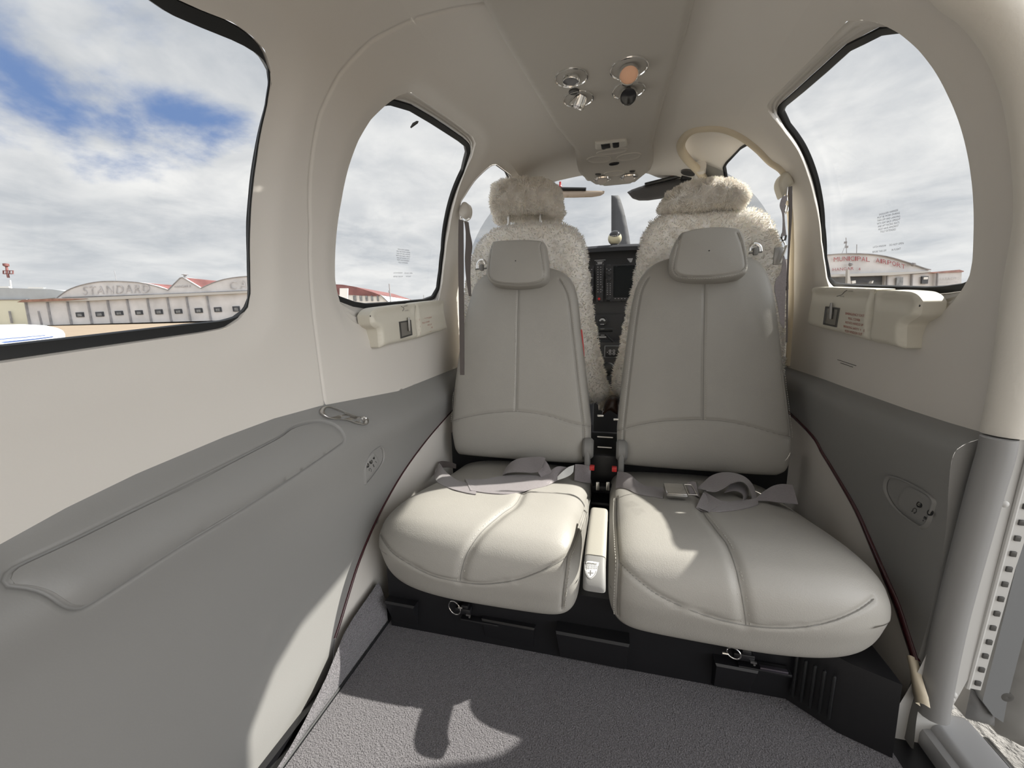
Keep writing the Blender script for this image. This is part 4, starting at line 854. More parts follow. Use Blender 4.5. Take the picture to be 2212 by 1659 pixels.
def CSH(x, y, lift):
    for S in SEATS:
        h = S['cs'].hit(x, y)
        hb = S['bk'].hit(x, y)
        if h is not None and (hb is None or np.linalg.norm(h[0]-CAM) < np.linalg.norm(hb[0]-CAM)): return h[0]+np.array([0, 0, lift])
    return atZ(x, y, -.40+lift)
# left lap belt
LB = root('lap_belt', (-.24, .95, -.41), 'mauve grey lap belt lying loosely folded on the sunlit left seat cushion', 'seat belt')
mb = MB(); band(mb, edge([(948, 1000, 'y', 1.00), (952, 1004, 'y', .97), (962, 1018, 'y', .93), (985, 1036, 'y', .90), (1012, 1045, 'y', .885), (1030, 1052, 'y', .87)]),
    edge([(941, 1022, 'y', .99), (938, 1030, 'y', .95), (948, 1044, 'y', .91), (972, 1055, 'y', .885), (1004, 1064, 'y', .87), (1028, 1068, 'y', .86)])); mb.build('outboard_strap', M_belt, LB)
mb = MB(); band(mb, edge([(946, 998, 'y', 1.00), (956, 996, 'y', 1.02), (972, 998, 'y', 1.05), (985, 1003, 'y', 1.08)]), edge([(948, 1012, 'y', .99), (958, 1010, 'y', 1.015), (972, 1010, 'y', 1.05), (985, 1012, 'y', 1.08)])); mb.build('outboard_strap', M_belt_d, LB)
mb = MB(); band(mb, edge([(1006, 1036, 'y', .885), (1040, 1036, 'y', .885), (1075, 1030, 'y', .89), (1110, 1026, 'y', .90), (1150, 1026, 'y', .90), (1180, 1022, 'y', .91), (1204, 1008, 'y', .93), (1226, 1010, 'y', .96)]),
    edge([(1018, 1060, 'y', .855), (1052, 1065, 'y', .85), (1090, 1067, 'y', .85), (1120, 1064, 'y', .855), (1150, 1056, 'y', .865), (1178, 1050, 'y', .875), (1200, 1040, 'y', .89), (1222, 1028, 'y', .93)])); mb.build('lying_strap', M_belt, LB)
mb = MB(); P = [edge([(x, y, 'y', v)])[0] for x, y, v in [(1006, 1036, .883), (1012, 1048, .870), (1018, 1061, .853)]]; mb.tube(P, .0022, 8); mb.build('strap_end', M_belt, LB)
mb = MB(); band(mb, edge([(1086, 1026, 'y', .94), (1092, 1013, 'y', .95), (1103, 1000, 'y', .955), (1120, 991, 'y', .96), (1145, 988, 'y', .96), (1168, 987, 'y', .95), (1178, 990, 'y', .945)]),
    edge([(1086, 1026, 'y', .89), (1094, 1022, 'y', .89), (1110, 1020, 'y', .89), (1130, 1020, 'y', .89), (1150, 1021, 'y', .89), (1164, 1018, 'y', .89), (1172, 1010, 'y', .90)])); mb.build('folded_loop', M_belt, LB)
mb = MB(); band(mb, edge([(1172, 989, 'y', .945), (1182, 1000, 'y', .93), (1190, 1015, 'y', .915), (1197, 1028, 'y', .905)]), edge([(1162, 1020, 'y', .89), (1168, 1030, 'y', .885), (1175, 1040, 'y', .88), (1182, 1049, 'y', .872)])); mb.build('folded_loop', M_belt, LB)
mb = MB(); band(mb, edge([(1242, 1003, 'y', .985), (1258, 1004, 'y', 1.0), (1276, 1008, 'y', 1.02)]), edge([(1240, 1037, 'y', .94), (1256, 1041, 'y', .955), (1275, 1044, 'y', .98)]), .003); mb.build('inboard_strap', M_belt, LB)
mb = MB(); band(mb, edge([(1204, 1030, 'y', .905), (1216, 1018, 'y', .92), (1228, 1009, 'y', .95), (1240, 1005, 'y', .97)]), edge([(1204, 1037, 'y', .895), (1220, 1032, 'y', .905), (1232, 1026, 'y', .925), (1238, 1020, 'y', .945)]), .0012); mb.build('care_label', M_white, LB)
# right lap belt
RB = root('lap_belt', (.24, .95, -.41), 'mauve grey lap belt coiled on the shaded right seat cushion', 'seat belt')
mb = MB(); band(mb, edge([(1334, 1019, 'y', 1.0), (1348, 1020, 'y', .98), (1362, 1025, 'y', .96), (1375, 1038, 'y', .94), (1393, 1049, 'y', .93), (1412, 1051, 'y', .925), (1434, 1055, 'y', .92)]),
    edge([(1330, 1055, 'y', .95), (1343, 1054, 'y', .94), (1356, 1057, 'y', .925), (1374, 1066, 'y', .905), (1396, 1071, 'y', .895), (1414, 1073, 'y', .89), (1432, 1077, 'y', .885)])); mb.build('inboard_strap', M_belt, RB)
K = root('buckle', atY(1468, 1064, .88), None, None); adopt(K, RB)
q = [atY(1432, 1044, .925), atY(1474, 1046, .925), atY(1487, 1070, .875), atY(1440, 1068, .875)]; up_ = np.array([0, -.35, 1.]); up_ /= np.linalg.norm(up_)
mb = MB(); c = np.mean(q, 0); ex, ey = unit(q[1]-q[0]), unit(q[0]-q[3]); ez = unit(np.cross(ex, ey)); w, hgt = np.linalg.norm(q[1]-q[0]), np.linalg.norm(q[0]-q[3])
mb.rbox(c, (w, hgt*.98, .004), .0018, rot=(ex, ey, ez)); mb.build('buckle_flap', M_chrome, K)
mb = MB(); mb.rbox(c-ez*.007+ex*.001, (w*1.06, hgt*.9, .010), .003, rot=(ex, ey, ez)); mb.build('buckle_body', M_satin, K)
mb = MB(); a = c+ex*(w*.56)
loop = [a+ey*hgt*.45, a+ex*.016+ey*hgt*.45, a+ex*.018-ey*hgt*.45, a-ey*hgt*.45]; mb.tube(loop, .0018, 8, True); mb.build('buckle_tongue', M_chrome, K)
mb = MB(); band(mb, edge([(1484, 1044, 'y', .925), (1494, 1041, 'y', .925), (1503, 1043, 'y', .92), (1506, 1060, 'y', .90)]), edge([(1490, 1068, 'y', .885), (1500, 1069, 'y', .88), (1507, 1072, 'y', .875), (1512, 1074, 'y', .87)])); mb.build('tongue_strap', M_belt, RB)
mb = MB(); band(mb, edge([(1506, 1056, 'y', .90), (1520, 1042, 'y', .93), (1537, 1028, 'y', .95), (1560, 1021, 'y', .96), (1585, 1022, 'y', .96), (1608, 1030, 'y', .95), (1624, 1045, 'y', .935), (1632, 1065, 'y', .915), (1636, 1085, 'y', .895)]),
    edge([(1526, 1060, 'y', .865), (1545, 1062, 'y', .865), (1562, 1055, 'y', .875), (1578, 1045, 'y', .89), (1598, 1040, 'y', .90), (1612, 1046, 'y', .90), (1620, 1058, 'y', .895), (1624, 1072, 'y', .885), (1622, 1092, 'y', .868)])); mb.build('coiled_strap', M_belt, RB)
mb = MB(); band(mb, edge([(1578, 1046, 'y', .92), (1598, 1044, 'y', .935), (1614, 1054, 'y', .93), (1616, 1070, 'y', .92), (1604, 1080, 'y', .91), (1586, 1082, 'y', .905)]), edge([(1565, 1064, 'y', .885), (1588, 1060, 'y', .895), (1604, 1068, 'y', .89), (1604, 1082, 'y', .88), (1590, 1090, 'y', .872), (1570, 1088, 'y', .872)])); mb.build('coiled_strap', M_belt, RB)
mb = MB(); band(mb, edge([(1519, 1064, 'y', .868), (1535, 1074, 'y', .862), (1560, 1082, 'y', .858), (1590, 1084, 'y', .86), (1615, 1080, 'y', .868), (1636, 1076, 'y', .878)]), edge([(1503, 1097, 'y', .838), (1520, 1105, 'y', .83), (1550, 1105, 'y', .832), (1585, 1102, 'y', .836), (1615, 1097, 'y', .846), (1638, 1090, 'y', .862)])); mb.build('lying_strap', M_belt, RB)
mb = MB(); band(mb, edge([(1504, 1096, 'y', .838), (1512, 1078, 'y', .855), (1522, 1062, 'y', .875)]), edge([(1530, 1106, 'y', .832), (1548, 1096, 'y', .842), (1566, 1088, 'y', .853)])); mb.build('folded_end', M_belt, RB)
mb = MB(); band(mb, edge([(1634, 1076, 'y', .885), (1650, 1062, 'y', .91), (1670, 1050, 'y', .93), (1690, 1046, 'y', .94), (1712, 1048, 'y', .94)]), edge([(1638, 1082, 'y', .875), (1656, 1082, 'y', .88), (1680, 1085, 'y', .87), (1702, 1087, 'y', .87), (1724, 1089, 'y', .87)])); mb.build('outboard_strap', M_belt, RB)
# ---------------------------------------------------------------- shoulder harnesses on the door posts
def pod(name, px, Y, parent, m, th=.03): 
    o = [tuple(atY(x, y, Y)[[0, 2]]) for x, y in spline(np.array(px, float), 4, True)]; return pad(name, o, lambda x, z, H: np.stack([x, Y+.012-H, z], -1), th, .010, m, parent, .004, base=-.01)
HL = root('shoulder_harness', (-.45, 1.24, -.3), 'shoulder belt hanging from a cream guide on the left post beside the left window', 'seat belt')
pod('belt_guide', [(997, 447), (1000, 440), (1005, 437.5), (1011, 440), (1015, 449), (1014.5, 462), (1010, 471), (1003, 472), (996, 468), (993.5, 460)], 1.235, HL, M_cream)
mb = MB(); mb.tube([atY(x, y, 1.215) for x, y in [(996, 470), (1000, 478), (1008, 477), (1014, 472)]], .0032, 8); mb.build('belt_slot', M_chrome, HL)
mb = MB(); band(mb, edge([(991, 474, 'y', 1.222), (990, 540, 'y', 1.222), (991, 640, 'y', 1.222), (993, 740, 'y', 1.222), (994, 810, 'y', 1.222)]), edge([(1001, 476, 'y', 1.222), (1001.5, 540, 'y', 1.222), (1002, 640, 'y', 1.222), (1003, 740, 'y', 1.222), (1003, 810, 'y', 1.222)]), .003); mb.build('strap', M_belt_d, HL)
mb = MB(); band(mb, edge([(1003, 478, 'y', 1.226), (1006, 500, 'y', 1.235), (1006, 530, 'y', 1.24), (1004.5, 560, 'y', 1.24), (1007, 600, 'y', 1.24), (1013, 640, 'y', 1.24)]), edge([(1012, 480, 'y', 1.226), (1015, 502, 'y', 1.235), (1020, 530, 'y', 1.24), (1017, 560, 'y', 1.24), (1016, 600, 'y', 1.24), (1018, 640, 'y', 1.24)]), .003); mb.build('strap', M_belt_d, HL)
HR = root('shoulder_harness', (.45, 1.22, -.3), 'shoulder belt with chrome loops hanging from a cream guide on the right post', 'seat belt')
pod('belt_guide', [(1681, 388), (1688, 377), (1697, 372.5), (1703, 374), (1711, 394), (1711.5, 399), (1702, 404), (1701, 411), (1694, 420), (1688, 427), (1683, 416), (1679, 401)], 1.232, HR, M_cover)
mb = MB(); band(mb, edge([(1690, 425, 'y', 1.22), (1686, 436, 'y', 1.215), (1685, 446, 'y', 1.215), (1690, 462, 'y', 1.215), (1691, 480, 'y', 1.215), (1690, 500, 'y', 1.215), (1687, 512, 'y', 1.215)]), edge([(1701, 422, 'y', 1.22), (1698, 436, 'y', 1.215), (1695, 448, 'y', 1.215), (1694, 462, 'y', 1.215), (1695, 480, 'y', 1.215), (1697, 500, 'y', 1.215), (1698, 508, 'y', 1.215)]), .003); mb.build('strap', M_belt, HR)
mb = MB(); band(mb, edge([(1703, 404, 'y', 1.205), (1704, 460, 'y', 1.205), (1703, 520, 'y', 1.205), (1700.5, 580, 'y', 1.205), (1699, 640, 'y', 1.205), (1698, 740, 'y', 1.205)]), edge([(1711, 402, 'y', 1.205), (1710.5, 460, 'y', 1.205), (1707, 520, 'y', 1.205), (1703.5, 580, 'y', 1.205), (1702, 640, 'y', 1.205), (1701, 740, 'y', 1.205)]), .003); mb.build('strap', M_belt_d, HR)
mb = MB(); band(mb, edge([(1691, 555, 'y', 1.205), (1690, 570, 'y', 1.21), (1686, 590, 'y', 1.215), (1676, 605, 'y', 1.22), (1673, 625, 'y', 1.225), (1680, 660, 'y', 1.225), (1686, 700, 'y', 1.225)]), edge([(1693, 552, 'y', 1.205), (1698, 568, 'y', 1.20), (1699, 590, 'y', 1.20), (1698, 610, 'y', 1.20), (1696, 640, 'y', 1.20), (1695, 670, 'y', 1.20), (1694, 710, 'y', 1.20)]), .003); mb.build('strap', M_belt, HR)
mb = MB(); f_ = lambda L, Y=1.20: [atY(x, y, Y) for x, y in L]
mb.tube(f_([(1701, 404), (1709, 404), (1710, 416), (1706, 430), (1700, 434), (1699, 420)]), .0022, 8, True); mb.build('guide_loop', M_satin, HR)
mb = MB(); mb.tube(f_([(1698, 444), (1703, 444), (1701, 455), (1697, 462), (1695, 456)]), .0020, 8, True); mb.build('chrome_loop', M_chrome, HR)
mb = MB(); mb.tube(f_([(1688, 514), (1690, 505), (1694, 504), (1698, 510), (1696, 518), (1690, 520)]), .0026, 8, True); mb.build('chrome_loop', M_dkgrey, HR)
mb = MB(); mb.tube(f_([(1690, 515), (1694, 524), (1697, 530), (1694, 536), (1690, 534)]), .0018, 8); mb.build('hook', M_chrome, HR)
mb = MB(); mb.tube(f_([(1700, 530), (1696, 540), (1690, 556), (1685, 568)]), .0030, 8); mb.build('hook', M_satin, HR)
mb = MB(); mb.rbox(atY(1681, 553, 1.222), (.022, .006, .045), .002); mb.build('anchor_plate', M_lever, HR)
# ---------------------------------------------------------------- cockpit: panel, pedestal, visors
Yc = 1.95; fp = lambda x, y, d=0.0: atY(x, y, Yc-d)
IP = root('instrument_panel', (0, 1.95, -.3), 'black instrument panel with dark screens and rows of keys seen between the front seats', 'instrument panel')
mb = MB(); a, b_ = fp(1265, 535), fp(1365, 530); zt = (a[2]+b_[2])/2
mb.rbox((.0, 1.98, zt-.30), (.72, .06, .60), .006); mb.build('fascia', M_panelblk, IP)
mb = MB(); prof = [(1.90, zt-.028), (1.895, zt-.012), (1.905, zt-.001), (1.95, zt+.006), (2.2, zt+.02), (2.44, zt+.0)]; mb.grid([[(x, y, z-.03*(x/.5)**2) for x in np.linspace(-.37, .37, 24)] for y, z in prof]); gl_ = mb.build('glareshield', mat('glareshield', (.022, .024, .03), .6), IP)
def flat(name, px, m, d, h=.003, parent=IP, r=.0015):
    o = [tuple(fp(x, y, .03)[[0, 2]]) for x, y in px]; return pad(name, o, lambda x, z, H: np.stack([x, Yc-.03-d-H, z], -1), h, r, m, parent, .008, base=-.002)
M_bez = mat('bezel_black', (.018, .018, .02), .4)
mid = flat('audio_panel', [(1287, 572), (1304, 571), (1302, 651), (1288, 652)], M_bez, 0, .006)
pfd = flat('display', [(1308.5, 572), (1375, 570), (1372, 650), (1308.5, 651)], M_bez, 0, .006)
flat('screen', [(1325, 575), (1372, 573), (1370, 642), (1324.5, 642.5)], M_screen, .006, .001, pfd)
lft = flat('display', [(1255, 574), (1282, 573), (1281.5, 650), (1255, 651)], M_bez, 0, .006)
M_key = mat('key_print', (.42, .42, .43), .5)
def keys(pts, parent, w=.0042, h=.0022):
    for x, y in pts:
        MB().box(fp(x, y, .0378), (w, .002, h)).build('key', M_key, parent)
keys([(1291.5+6.2*c, 577+5.35*r) for r in range(11) for c in range(2) if not (r == 8 and c == 1)], mid)
keys([(1312.2+6*c, 613+4.55*r) for r in range(6) for c in range(2)], pfd); keys([(1329+7*i, 645) for i in range(5)], pfd, .005); keys([(1311, 581), (1319, 581.5), (1315.5, 584)], pfd); keys([(1278, 582), (1275, 586.5), (1278, 600)], lft, .006)
for x, y in ((1315.5, 590), (1315.5, 603), (1315, 644.5)): MB().lathe(fp(x, y, .036), [(.010, 0), (.009, .012), (.006, .013), (0, .013)], (0, -1, 0), 18).build('knob', M_bez, pfd)
MB().lathe(fp(1294, 645.8, .036), [(.006, 0), (.006, .004), (0, .005)], (0, -1, 0), 16).build('red_button', M_dkred, mid)
mb = MB()
for L in ([(1287.5, 565), (1304, 565), (1304, 571), (1287.5, 571.5)],): q = [fp(x, y, .0335) for x, y in L]; mb.tube(q, .0009, 5, True)
mb.box(fp(1295.7, 567, .0335), (.022, .001, .003)); mb.box(fp(1295.7, 569.5, .0335), (.02, .001, .003)); mb.box(fp(1296, 562, .0335), (.05, .001, .002)); mb.build('placard', M_key, IP)
mb = MB(); [mb.box(fp(1361+i*.5, 559+2.2*i, .0335), (.024-.005*i, .001, .003)) for i in range(4)]; mb.build('placard', M_key, IP)
low = [(1272, 679), (1345, 679), (1345, 760), (1275, 760)]; flat('lower_panel', low, mat('lower_black', (.020, .020, .022), .5), -.012, .003)
G_ = root('gauge', fp(1301, 694, .02), None, None); adopt(G_, IP)
c = fp(1301, 694, .022); MB().lathe(c, [(.023, 0), (.023, .006), (.0205, .007), (.0195, .003), (0, .003)], (0, -1, 0), 30).build('gauge_bezel', M_bez, G_)
t = np.linspace(.25, PI-.25, 14); mb = MB(); q = [c+np.array([.016*math.cos(a), -.005, .016*math.sin(a)-.002]) for a in t]; q2 = [c+np.array([.008*math.cos(a), -.005, .008*math.sin(a)-.002]) for a in t]; mb.grid([q, q2]); mb.box(c+np.array([0, -.005, -.014]), (.018, .001, .003)); mb.build('gauge_dial', M_key, G_)
PD = root('pedestal', (0, 1.85, -.6), 'dark control pedestal below the instrument panel with a levered switch block', 'pedestal')
mb = MB(); mb.rbox((.02, 1.86, -.40), (.16, .12, .55), .01); mb.build('column', M_panelblk, PD)
fq = lambda x, y, d=0.0: atY(x, y, 1.79-d)
mb = MB(); a, b_ = fq(1294, 713), fq(1323, 712); mb.tube([a, b_], .010, 12); mb.build('flap_lever', M_rubber, PD)
mb = MB(); a, b_ = fq(1297, 711, .010), fq(1306, 710.5, .010); mb.tube([a, b_], .002, 8); mb.build('lever_highlight', M_lever, PD)
mb = MB(); mb.box(fq(1302, 728, .006), (.030, .002, .005)); mb.box(fq(1302, 724, .006), (.016, .002, .002)); mb.build('lever_print', M_key, PD)
mb = MB(); mb.tube([fq(1308, 722), fq(1316, 730), fq(1325, 738)], .006, 8); mb.build('lever_arm', M_black, PD)
mb = MB(); mb.rbox(fq(1322, 759.5), (.068, .012, .056), .006); rk = mb.build('rocker_plate', mat('plate_grey', (.12, .125, .13), .4), PD)
mb = MB(); mb.rbox(fq(1322, 759.5, .004), (.060, .010, .048), .005); mb.build('plate_face', M_bez, PD)
for x, y in ((1318, 758), (1326, 758), (1318, 764), (1326, 764)):
    c = fq(x, y, .010); MB().tube([c+np.array([.0052*math.cos(a), 0, .0052*math.sin(a)]) for a in np.linspace(0, 2*PI, 17)[:-1]], .0008, 6, True).build('button_ring', M_key, PD)
    mb = MB(); mb.box(c, (.006, .001, .0015)); mb.box(c, (.0015, .001, .006)) if (x, y) == (1318, 758) else None; mb.build('button_print', M_key, PD)
MB().lathe(fq(1312, 761, .010), [(.0022, 0), (0, .001)], (0, -1, 0), 10).build('button_print', M_key, PD)
mb = MB(); mb.lathe(atY(1313, 797, 1.72), [(.030, 0), (.028, .02), (.015, .026), (0, .026)], (0, -1, 0), 20); mb.build('trim_wheel', M_rubber, PD)
# spar cover and clutter on the floor between the seats
SC = root('spar_cover', (0, 1.2, -.69), 'black floor cover between the two seats with metal clips', 'cover')
mb = MB(); mb.rbox((.005, 1.27, -.56), (.12, .25, .28), .01); mb.rbox((.005, 1.13, -.62), (.10, .10, .16), .01); mb.rbox((.005, 1.09, -.50), (.062, .03, .02), .003); mb.build('cover_box', M_black, SC)
for x, y, Y in ((1291, 1050, 1.02), (1313, 1050, 1.02)): mb = MB(); mb.rbox(atY(x, y, Y), (.009, .006, .024), .0015); mb.build('clip', M_satin, SC)
for x, y in ((1297, 898), (1332, 906)): mb = MB(); mb.rbox(atY(x, y, 1.13), (.018, .006, .006), .0015); mb.build('clip', M_satin, SC)
mb = MB(); mb.box(atY(1307, 944, 1.13), (.045, .003, .003)); mb.box(atY(1306, 966, 1.1), (.04, .003, .003)); mb.build('edge_strip', M_satin, SC)
for x, lab in ((1279, 'red belt release button at the inner hinge of the left seat'), (1327, 'red belt release button at the inner hinge of the right seat')):
    y = 1010 if x < 1300 else 1013; mb = MB(); mb.rbox(atY(x, y, 1.03), (.013, .014, .013), .002); tag(mb.build('release_button', M_dkred), lab, 'button')
BG = root('leather_bag', (0, 1.5, -.45), 'dark brown leather pouch lying between the front seats', 'bag')
mb = MB(); o = [(1301, 898), (1303, 884), (1312, 866), (1322, 859), (1334, 862), (1338, 878), (1336, 896), (1325, 892), (1318, 888), (1309, 893)]; q = [tuple(atY(x, y, 1.25)[[0, 2]]) for x, y in spline(np.array(o, float), 4, True)]
pad('pouch', q, lambda x, z, H: np.stack([x, 1.27-H, z], -1), .035, .02, mat('brown_leather', (.035, .018, .012), .35), BG, .004, base=-.02)
PC = root('paper_bag', (-.02, 1.5, -.4), 'pale crumpled paper lying behind the brown pouch between the front seats', 'paper')
o = [(1293, 888), (1291, 872), (1297, 857), (1306, 850), (1309, 835), (1316, 838), (1322, 850), (1332, 850), (1338, 858), (1335, 880), (1312, 890)]; q = [tuple(atY(x, y, 1.36)[[0, 2]]) for x, y in o]
pad('sheet', q, lambda x, z, H: np.stack([x, 1.38-H+.008*np.sin(x*300)*np.sin(z*220), z], -1), .03, .02, mat('pale_paper', (.72, .66, .56), .6), PC, .004, base=-.02)
# compass on the glareshield
CP = root('compass', atY(1328, 528, 1.93), 'round magnetic compass with a black face on top of the instrument panel', 'compass')
c = atY(1328, 515, 1.94); mb = MB(); th = np.linspace(0, PI, 18); mb.lathe(c, [(.031*math.sin(a), -.031*math.cos(a)) for a in th], (0, -1, 0), 30); mb.build('bowl', mat('compass_ivory', (.62, .58, .42), .25), CP)
mb = MB(); mb.lathe(c+np.array([0, .0, .006]), [(.0275*math.sin(a), .002-.0295*math.cos(a)) for a in np.linspace(PI*.52, PI, 12)], (0, -1, .12), 30); mb.build('face', M_lens_d, CP)
mb = MB(); [mb.box(c+np.array([dx, -.0315, .006]), (.005, .001, .004)) for dx in (-.012, -.004, .004, .012)]; mb.build('face_print', M_key, CP); mb = MB(); mb.lathe(c+np.array([0, 0, -.04]), [(.022, 0), (.018, .014)], (0, 0, 1), 20); mb.build('foot', M_rubber, CP)
# sun visors
def visor(label, panel, bar, arm_, m, Y, pin):
    V = root('sun_visor', atY(*panel[0], Y), label, 'sun visor'); o = [tuple(atY(x, y, Y)[[0, 2]]) for x, y in panel]
    pad('visor_panel', o, lambda x, z, H: np.stack([x, Y+.003-H+.25*(z-o[0][1]), z], -1), .006, .003, m, V, .008, base=-.002)
    mb = MB(); q = [atY(x, y, Y-.004) for x, y in bar]; mb.tube(q, .0085, 8, flat=.8); mb.build('clamp_bar', M_rubber, V)
    if arm_: mb = MB(); mb.tube([atY(x, y, Y-.004) for x, y in arm_[0]], .006, 8); mb.build('arm', M_rubber, V); mb = MB(); q = [atY(x, y, Y-.01) for x, y in arm_[1]]; mb.rbox((q[0]+q[1])/2, (abs(q[1]-q[0])[0], .03, abs(q[1]-q[0])[2]), .004); mb.build('pivot', M_black, V)
    mb = MB(); c = atY(*pin, Y); mb.lathe(c, [(.004, -.012), (.004, 0), (.007, .006), (.004, .014)], (0, 0, -1), 12); mb.build('pivot_pin', M_dkred, V)
visor('tan sun visor hanging at the top of the windscreen beside the left headrest', [(1190, 408), (1222, 413), (1262, 412.5), (1306.5, 413.5), (1305, 419), (1297, 424), (1280, 427), (1240, 428), (1200, 428)], [(1198, 408), (1240, 408.5), (1266, 409)], None, M_tan, 1.62, (1210, 400))
visor('dark smoked sun visor at the top of the windscreen beside the right headrest', [(1355, 415), (1365, 409), (1392, 399), (1440, 388), (1490, 382), (1500, 392), (1490, 408), (1470, 420), (1440, 428), (1400, 434), (1380, 434), (1366, 429)], [(1393, 399), (1425, 391), (1462, 382)], ([(1462, 382), (1475, 379)], [(1472, 373), (1494, 388)]), M_smoke, 1.60, (1453, 377))
mb = MB(); c = shell(*pix(1487, 373, -.002), -.002); mb.lathe(c, [(.026, -.004), (.024, .003), (.012, .004), (0, .004)], (-.3, 0, -1), 24); tag(mb.build('visor_socket', M_dkgrey), 'dark round visor socket in the ceiling beside the right headrest', 'socket')
# ---------------------------------------------------------------- door opening on the right
mb = MB(); mb.box((0, -.58, -.28), (1.16, .04, .88)); tag(mb.build('light_baffle_back', M_cream), kind='structure')  # unseen baffle added behind the camera, keeps ground bounce off the ceiling
DF = root('trim_3', (.55, .4, -.66), None, None, kind='structure')
cr = np.array([(.66, .36)]+creaseR) if False else np.array(creaseR)
cr = np.vstack([[(.60, .425), (.675, .405)], cr]); q = spline(cr, 5)
mb = MB(); mb.tube(shell(q[:, 0]-.020, q[:, 1], .010), .026, 14); mb.build('leather_roll', mat('cream_roll', (.66, .63, .57), .55, bump=[('n', 160, .25, .0015), ('n', 420, .1, .001)]), DF)
mb = MB(); mb.tube([shell(y, .43, .012) for y in np.linspace(-.45, .60, 8)], .022, 12); mb.build('roof_edge_roll', M_cream, DF)
mb = MB(); q = [atY(x, y, .668) for x, y in spline(np.array([(2158, 945), (2150, 985), (2128, 1060), (2098, 1170), (2066, 1290), (2040, 1400), (2020, 1500), (2014, 1540)], float), 5)]; mb.tube(q, np.interp(np.linspace(0, 1, len(q)), [0, .2, .6, 1], [.018, .0185, .018, .020]), 14); mb.build('grey_roll', mat('grey_roll', (.24, .238, .235), .5), DF)
G = [[shell(.675-.012*max(0, (s-1.05)), s, d) for s in np.linspace(.40, 1.56, 60)] for d in (-.005, .03, .05, .056)]; G.append([p+np.array([0, .05, 0]) for p in G[-1]])
mb = MB(); mb.grid(G); fr_ = mb.build('door_flange', M_frame, DF)
for x, y, r in ((2168, 1088, .005), (2058, 1499, .005), (2056, 1509, .0032), (2053, 1525, .0036)): MB().lathe(atY(x, y, .664), [(r, -.004), (r, .002), (r*.6, .004), (0, .0045)], (0, -1, 0), 16).build('rivet', M_frame, fr_)
mb = MB(); mb.rbox((.566, .12, -.690), (.066, 1.16, .06), .012, seg=3); mb.rbox((.535, .12, -.692), (.03, 1.16, .04), .010); si = mb.build('sill', mat('sill_grey', (.36, .36, .365), .4), DF)
mb = MB(); mb.rbox((.602, .10, -.69), (.008, 1.14, .05), .003); mb.build('sill_edge', M_satin, DF)
# open cargo door: hinge, edge strip, inner panel
CD = root('cargo_door', (.62, .70, -.60), 'open grey cabin door on its metal piano hinge, at the right edge of the photo', 'door')
ha, hb = atY(2207, 1075, .672), atY(2096, 1487, .672); ax = unit(hb-ha)
mb = MB(); L = np.linalg.norm(hb-ha); sx = unit(np.cross(ax, [0, 1, 0])); sx = sx*np.sign(sx[0])
ha2 = ha-ax*.45
mb.prism([ha2-sx*.004, ha2+sx*.017, hb+sx*.013, hb-sx*.004], (0, .004, 0)); mb.tube([ha2-sx*.004, hb-sx*.004], .0032, 8); hg = mb.build('hinge', M_frame, CD)
for i in range(-12, 13):
    c = ha+ax*(L*(i+.5)/13)+sx*.0065+np.array([0, -.001, 0]); mb = MB(); mb.rbox(c, (.0070, .003, L/13*.34), .001, rot=(sx, (0, 1, 0), unit(np.cross(sx, [0, 1, 0])))); mb.build('hinge_slot', M_dkgrey, hg)
dz = lambda x, y, Y=.70: atY(x, y, Y)
strip_px = [(2240, 1000), (2212, 1085), (2190, 1165), (2160, 1290), (2135, 1390), (2110, 1490), (2108, 1500), (2130, 1530), (2152, 1545), (2160, 1500), (2185, 1400), (2212, 1300), (2260, 1120)]
o = [tuple(dz(*p)[[0, 2]]) for p in strip_px]; MB().prism([(x, .688, z) for x, z in o], (0, .03, 0)).build('edge_seal', mat('door_seal', (.16, .165, .17), .5), CD)
inner = [(2212, 1300), (2185, 1400), (2160, 1500), (2142, 1545), (2148, 1570), (2160, 1592), (2185, 1603), (2212, 1618)]
o = [tuple(dz(*p, .705)[[0, 2]]) for p in inner]+[(1.30, -.86), (1.36, -.80), (1.36, .10), (1.28, .36), (.80, .40), (.70, .30), (.66, 0)]
pad('inner_panel', o, lambda x, z, H: np.stack([x, .73-H, z], -1), .035, .015, mat('door_panel_grey', (.20, .195, .185), .55), CD, .02, base=-.02)
c = dz(2174, 1504, .69); MB().lathe(c, [(.008, -.004), (.008, .002), (.004, .003), (0, .002)], (0, -1, 0), 18).build('fastener', M_dkgrey, CD)
o = [tuple(dz(*p, .70)[[0, 2]]) for p in [(2098, 1490), (2108, 1495), (2150, 1548), (2150, 1570), (2120, 1562), (2085, 1552)]]; pad('lower_strip', o, lambda x, z, H: np.stack([x, .715-H, z], -1), .02, .006, mat('door_low', (.14, .14, .14), .5), CD, .008, base=-.01)
